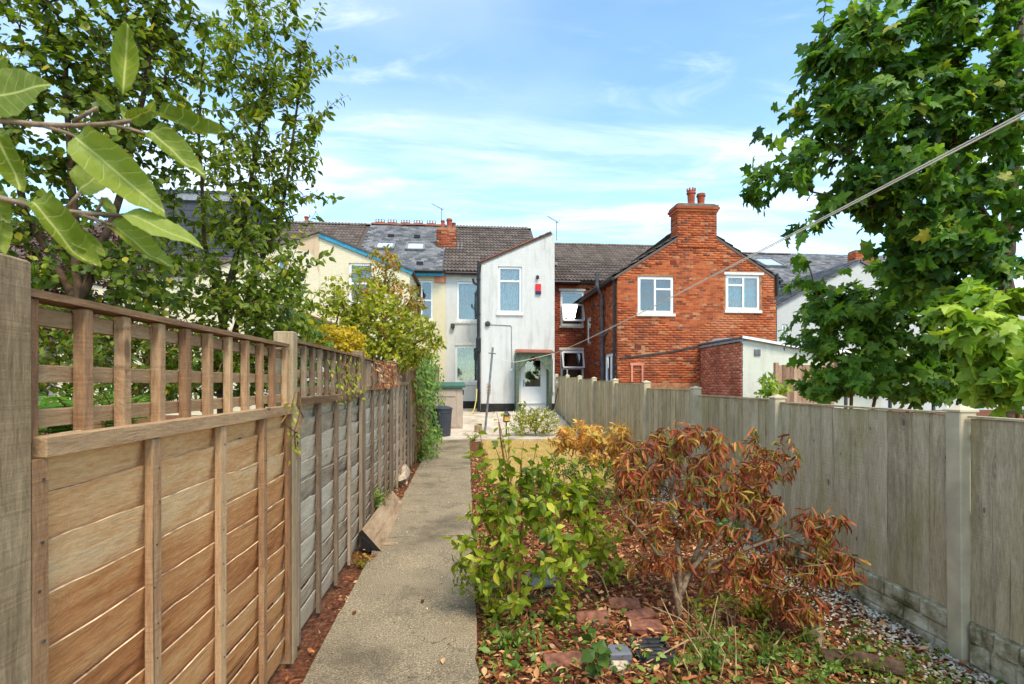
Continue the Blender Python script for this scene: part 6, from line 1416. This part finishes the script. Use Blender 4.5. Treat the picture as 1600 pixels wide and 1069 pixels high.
np_ = thing('clothes_post', (1.95, .55, gz(1.9, .5)), 'near washing line post just outside the right of the frame', 'post'); mb = MB(); mb.tube([(1.95, .55, gz(1.9, .5)-.1), (1.95, .55, 2.7)], .03, 8); mb.build('pole', M['metal'], np_)
wl = thing('washing_line', (0.5, 6, 2), 'doubled cream washing line stretched from upper right to the house', 'washing line')
n1 = at(1600, 168, .92); n2 = at(1600, 172, .95); far_ = at(806, 566, Yp+.5); f2 = at(771, 553, Yp+.04)
mid_ = at(862, 553, Yp*.98)
for nn, o_ in ((n1, 0), (n2, .012)):
    d0 = (nn - mid_).normalized(); st = nn + d0*.9; pts = []
    for t in np.linspace(0, 1, 26): p_ = st.lerp(mid_+Vector((0, o_, -o_)), t); pts.append(p_-Vector((0,0,.05*math.sin(math.pi*t))))
    mb = MB(); mb.tube(pts, .0021, 6); mb.build('strand', M['rope'], wl, smooth=True)
mb = MB(); mb.tube([mid_, at(830, 561, Yp*.99), at(805, 566, Yp*.99), at(788, 563, Yp*.995), f2], .006, 5); mb.build('strand', M['rope'], wl)
# garden lantern, hose, mop
p_ = onground(791, 672); o = thing('garden_lantern', p_, 'small black garden lantern with amber glass beside the white wall', 'lantern')
mb = MB(); mb.tube([p_, p_+Vector((0,0,.42))], .018, 6); mb.build('stake', M['blackpipe'], o); mb = MB(); mb.lathe(p_+Vector((0,0,.42)), [(.05, 0), (.085, .02), (.075, .17), (.11, .18), (.03, .28), (.015, .34)], 6); h_ = mb.build('lantern_head', M['blackpipe'], o)
mb = MB(); mb.lathe(p_+Vector((0,0,.45)), [(.084, 0), (.08, .13)], 6); mb.build('glass', M['amber'], h_)
a = at(745, 608, 17.3); pts = [a, at(744, 625, 17.2), at(741, 640, 17.0), at(734, 651, 16.6), at(728, 653, 16.4)]; mb = MB(); mb.tube(pts, .022, 6); tag(mb.build('garden_hose', M['hose'], None, smooth=True), 'yellow garden hose hanging by the black downpipe', 'hose')
a = at(872, 605, 16.6); b = onground(863, 640); b = Vector((a.x-.2, 16.4, gz(2.6, 16.4)+.05)); o = thing('mop', b, 'old mop with grey head leaning beside the fence end', 'mop'); mb = MB(); mb.tube([b, a], .016, 6); mb.build('handle', M['bark'], o)
mb = MB(); mb.lathe(a-Vector((0,0,.05)), [(.03, 0), (.1, .06), (.11, .18), (.05, .28), (.02, .3)], 8); mb.build('mop_head', M['stone'], o)
# leaning board and stones by the fence
a, b = onground(592, 868), onground(622, 792)
o = thing('leaning_board', a, 'angled old timber board lying against the fence by the path', 'board'); dirv = (b-a)
mb = MB(); mb.m = 0
A0, B0 = Vector((LX+.07, a.y+.1, a.z+.2)), Vector((LX+.09, b.y+.1, b.z+.18)); A1, B1 = Vector((-.74, a.y, a.z+.03)), Vector((-.76, b.y, b.z+.03)); dn = Vector((-.035, 0, -.035))
mb.add([A0, A1, B1, B0, A0+dn, A1+dn, B1+dn, B0+dn], [(0,1,2,3),(7,6,5,4),(1,5,6,2),(2,6,7,3),(3,7,4,0)]); mb.m = 1; mb.add([A0, A1, A1+dn, A0+dn], [(3,2,1,0)]); mb.build('board', (M['old_timber'], M['black_end']), o)
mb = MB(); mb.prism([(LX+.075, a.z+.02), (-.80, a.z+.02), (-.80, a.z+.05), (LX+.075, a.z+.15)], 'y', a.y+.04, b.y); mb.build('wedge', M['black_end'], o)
def rock(name, c, r_, mat, label, cat, seed, group=None):
    rr = np.random.default_rng(seed); n1_, n2_ = 9, 6; V = []; F = []
    for j in range(n2_+1):
        for i in range(n1_):
            th, ph = 2*math.pi*i/n1_, math.pi*j/n2_; k = 1+rr.normal(0, .13); V.append((c[0]+r_[0]*k*math.sin(ph)*math.cos(th), c[1]+r_[1]*k*math.sin(ph)*math.sin(th), c[2]+r_[2]*k*math.cos(ph)))
    F = [(j*n1_+i, j*n1_+(i+1)%n1_, (j+1)*n1_+(i+1)%n1_, (j+1)*n1_+i)[::-1] for j in range(n2_) for i in range(n1_)]
    mb = MB(); mb.V = V; mb.F = F; mb.M = [0]*len(F); return tag(mb.build(name, mat, None), label, cat, group)
p_ = onground(636, 752); rock('edging_stone', (p_.x-.06, p_.y, p_.z+.09), (.1, .42, .14), M['stone'], 'long whitish stone lying at the fence foot', 'stone', 1)
p_ = onground(620, 795); rock('edging_stone', (p_.x, p_.y, p_.z+.05), (.07, .06, .035), M['stone'], 'small pale stone on the path edge beyond the board', 'stone', 2)
p_ = onground(607, 858); mb = MB(); mb.bar(p_+Vector((-.05,0,.045)), p_+Vector((.08,.02,.045)), .03, .015); tag(mb.build('wood_scrap', M['old_timber'], None), 'small scrap of wood on the path beside the board', 'scrap')
# loose bricks, slate, crate
def loose_brick(px_, py_, yaw, tilt, lab, frog=False, s=(.215, .1025, .065)):
    c = onground(px_, py_); Rm = Matrix.Rotation(yaw, 4, 'Z') @ Matrix.Rotation(tilt, 4, 'X'); mb = MB(); mb.chbox(-s[0]/2, s[0]/2, -s[1]/2, s[1]/2, -s[2]/2, s[2]/2, .006)
    if frog:   # sunk frog in the top face
        mb.add([(-.07,-.03,s[2]/2+.001),(.07,-.03,s[2]/2+.001),(.07,.03,s[2]/2+.001),(-.07,.03,s[2]/2+.001)], [(0,1,2,3)])
    me = template_mesh('brick', mb.V, mb.F, M['loose_brick']); m_ = Rm.copy(); m_.translation = (c.x, c.y, c.z+s[2]/2-.02); tag(place('loose_brick', me, None, mtx=m_), lab, 'brick', 'loose bricks in the bed')
loose_brick(925, 972, .05, .9, 'loose brick standing on edge, leftmost of the upper three'); loose_brick(975, 950, -.15, .35, 'loose brick nearest the withered rhododendron'); loose_brick(1000, 968, .3, .1, 'frogged loose brick beside the black crate', True); loose_brick(1008, 985, -.1, .15, 'loose brick just above the black plastic crate', True); loose_brick(880, 1040, .1, .2, 'loose brick by itself at the bottom left of the bed')
p_ = onground(846, 915); mb = MB(); rr = [(.11*math.cos(a)*random.uniform(.8,1.2), .09*math.sin(a)*random.uniform(.8,1.2)) for a in np.linspace(0, 2*math.pi, 10)[:-1]]
nS = len(rr); mb.add([(p_.x+x, p_.y+y, p_.z+.05+y*.5) for x, y in rr] + [(p_.x+x, p_.y+y, p_.z+.065+y*.5) for x, y in rr], [tuple(range(nS-1,-1,-1)), tuple(range(nS, 2*nS))] + [(i, (i+1)%nS, nS+(i+1)%nS, nS+i) for i in range(nS)]); tag(mb.build('slate_fragment', M['slate_piece'], None), 'broken grey slate fragment under the green shrub', 'slate')
p_ = onground(1020, 1022); o = thing('plastic_crate', p_, 'black slatted plastic crate half buried near the loose bricks', 'crate'); cx, cyy, cz = p_; cz -= .045
for i in range(5): mb = MB(); mb.chbox(cx-.10, cx+.09, cyy-.08+i*.042, cyy-.08+i*.042+.022, cz+.05, cz+.068, .003); mb.build('slat', M['black_plastic'], o, own=True)
mb = MB(); mb.box(cx-.115, cx-.10, cyy-.10, cyy+.13, cz-.01, cz+.08); mb.box(cx+.09, cx+.105, cyy-.10, cyy+.13, cz-.01, cz+.08); mb.box(cx-.10, cx+.09, cyy-.10, cyy-.088, cz-.01, cz+.075); mb.box(cx-.10, cx+.09, cyy+.118, cyy+.13, cz-.01, cz+.075); mb.build('frame', M['black_plastic'], o)
p_ = onground(960, 1028); mb = MB(); mb.chbox(p_.x-.09, p_.x+.09, p_.y-.05, p_.y+.06, p_.z-.01, p_.z+.05, .01); tag(mb.build('grey_block', M['slate_piece'], None), 'dark grey block beside the black crate', 'block')
p_ = onground(968, 1045); rock('rubble_stone', (p_.x, p_.y, p_.z+.005), (.07, .05, .035), M['stone'], 'pinkish pale rubble stone in front of the black crate', 'stone', 5)
p_ = onground(1275, 1010); mb = MB(); mb.tube([p_+Vector((0,0,-.05)), p_+Vector((0,.01,.1)), p_+Vector((.01,.03,.17))], [.05, .045, .03], 9); tag(mb.build('cut_stump', M['twig'], None), 'short pale cut stump beneath the withered leaves', 'stump')
p_ = onground(1335, 1045); mb = MB(); mb.tube([p_+Vector((-.16,.05,.04)), p_+Vector((.0,0,.06)), p_+Vector((.2,-.12,.05))], [.05, .05, .045], 10); tag(mb.build('rotten_log', M['bark'], None), 'dark rotten log at the bottom beside the gravel', 'log')
a = at(1556, 634, 2.98); b = at(1580, 662, 2.94); mb = MB(); mb.tube([(3.02, a.y, a.z), (2.99, b.y, b.z), (2.97, b.y, b.z-.01)], .006, 5); mb.tube([(3.03, a.y-.03, a.z-.01), (2.99, b.y-.02, b.z)], .005, 5); tag(mb.build('line_hook', M['upvc'], None), 'white wire hook on top of the right fence', 'hook')
for i, (px_, py_) in enumerate(((552, 971), (692, 1050), (660, 952))):
    c = onground(px_, py_); P = V3(c)+V3((0,0,.042)); me = template_mesh('leaf', *LEAF['oval'], L['litter']); s_ = .06; m_ = mtx(P, V3((s_, .01, .015)), V3((.01, s_, .01)), V3((0, -.01, s_)))
    tag(place('fallen_leaf', me, None, mtx=m_), ['dry orange leaf on the left path edge', 'curled brown leaf low on the path', 'small brown leaf in the middle of the path'][i], 'leaf', 'dry leaves on the path')

# ---------------------------------------------------------------- litter, gravel, grass
def scatter(n, fx): return np.array([fx() for _ in range(n)])
def bedpt():
    while True:
        x_, y_ = random.uniform(.07, 2.92), 1.6 + 9*random.random()**1.6
        if x_ > 2.35 + .1*math.sin(y_*3) and y_ < 8 and random.random() < .6: continue
        if y_ > 7.3 and .4 < x_ < 2.4: continue
        return (x_, y_, gz(x_, y_)+.004+abs(random.gauss(0, .012)))
def litter(n, fn, smin, smax, mat, name, label, kind='oval', flat=.35, cat=None):
    P = scatter(n, fn); D = rng.normal(0, 1, (n, 3)); D[:, 2] *= flat; N = rng.normal(0, flat, (n, 3)); N[:, 2] += 1
    D = norm(D); N = norm(N); X = norm(np.cross(D, N)); Z = np.cross(X, D); S = (smin + (smax-smin)*rng.random(n)**2.2*1.35)[:, None]; TV, TF = LEAF[kind]
    o = place(name, stamp_mesh(name, TV, TF, P, X*S, D*S, Z*S, mat, rng.random(n)), None, loc=(0,0,0), kind='stuff'); o['label'] = label; return o
litter(17000, bedpt, .02, .062, L['litter'], 'leaf_litter', 'brown fallen leaves covering the bed')
litter(5000, bedpt, .03, .09, L['litter'], 'bark_chips', 'narrow brown leaf and bark scraps over the bed', 'strap')
litter(260, lambda: (lambda x_, y_: (x_, y_, gz(x_, y_)+.03))(random.uniform(-.94, -.8), random.uniform(2.2, 9)), .02, .06, L['litter'], 'fence_foot_litter', 'dead leaves along the foot of the left fence')
litter(420, lambda: (lambda x_, y_: (x_, y_, gz(x_, y_)+.038))(random.choice((random.uniform(-.8, .05), -.8+abs(random.gauss(0, .09)), .05-abs(random.gauss(0, .08)))), 2.4+10*random.random()), .008, .03, L['pathbits'], 'path_litter', 'tiny leaf scraps scattered on the path', flat=.1)
def weedpt():
    x_, y_ = random.choice([(random.gauss(.2, .06), random.uniform(2.4, 5)), (random.gauss(1.2, .4), random.uniform(2.3, 2.9)), (random.gauss(1.9, .3), random.uniform(2.3, 3.2)), (random.gauss(2.5, .2), random.uniform(2.3, 3.)), (random.gauss(.5, .2), random.uniform(2.6, 4)), (random.uniform(.1, 2.3), random.uniform(3, 7))]); return (max(x_, .08), y_, gz(x_, y_)+random.uniform(.005, .06))
litter(2600, weedpt, .02, .055, L['weed'], 'ground_weeds', 'small green weeds creeping over the bed', 'fresh', .5)
n = 5200; TVp = [(1,0,0),(-1,0,0),(0,1,0),(0,-1,0),(0,0,1),(.6,.6,.5),(-.6,.6,.5),(-.6,-.6,.5),(.6,-.6,.5)]; TFp = [(4,5,6),(4,6,7),(4,7,8),(4,8,5),(0,2,5),(2,6,5),(2,1,6),(1,7,6),(1,3,7),(3,8,7),(3,0,8),(0,5,8)]
def grpt():
    y_ = 2.1 + 6*random.random()**1.5; x_ = 2.96 - abs(random.gauss(0, .32)); return (x_, y_, gz(x_, y_)+random.uniform(-.004, .012))
P = scatter(n, grpt); a = rng.random(n)*6.28; s_ = rng.uniform(.007, .017, n); X = np.stack([np.cos(a)*s_, np.sin(a)*s_, rng.normal(0, .2, n)*s_], 1); Y = np.stack([-np.sin(a)*s_*.75, np.cos(a)*s_*.75, rng.normal(0, .2, n)*s_], 1); Z = np.stack([0*s_, 0*s_, s_*.6], 1)
o = place('gravel', stamp_mesh('gravel', TVp, TFp, P, X, Y, Z, M['pebble'], rng.random(n)), None, loc=(0,0,0), kind='stuff'); o['label'] = 'pale gravel strip along the foot of the right fence'
n = 16000; P = np.array([(x_, y_, gz(x_, y_)+.01) for x_, y_ in zip(rng.uniform(.34, 2.5, n), rng.uniform(7.3, 12.5, n))]); D = rng.normal(0, .6, (n, 3)); D[:, 2] = 1; S = rng.uniform(.02, .06, n)
D = norm(D); N = rng.normal(0, 1, (n, 3)); X = norm(np.cross(D, N)); Z = np.cross(X, D); TVg = [(-.06,0,0),(.06,0,0),(0,1,.1)]
o = place('grass', stamp_mesh('grass', TVg, [(0,1,2)], P, X*S[:,None], D*S[:,None], Z*S[:,None], L['grass'], rng.random(n)), None, loc=(0,0,0), kind='stuff'); o['label'] = 'dry straw-coloured grass blades on the lawn'
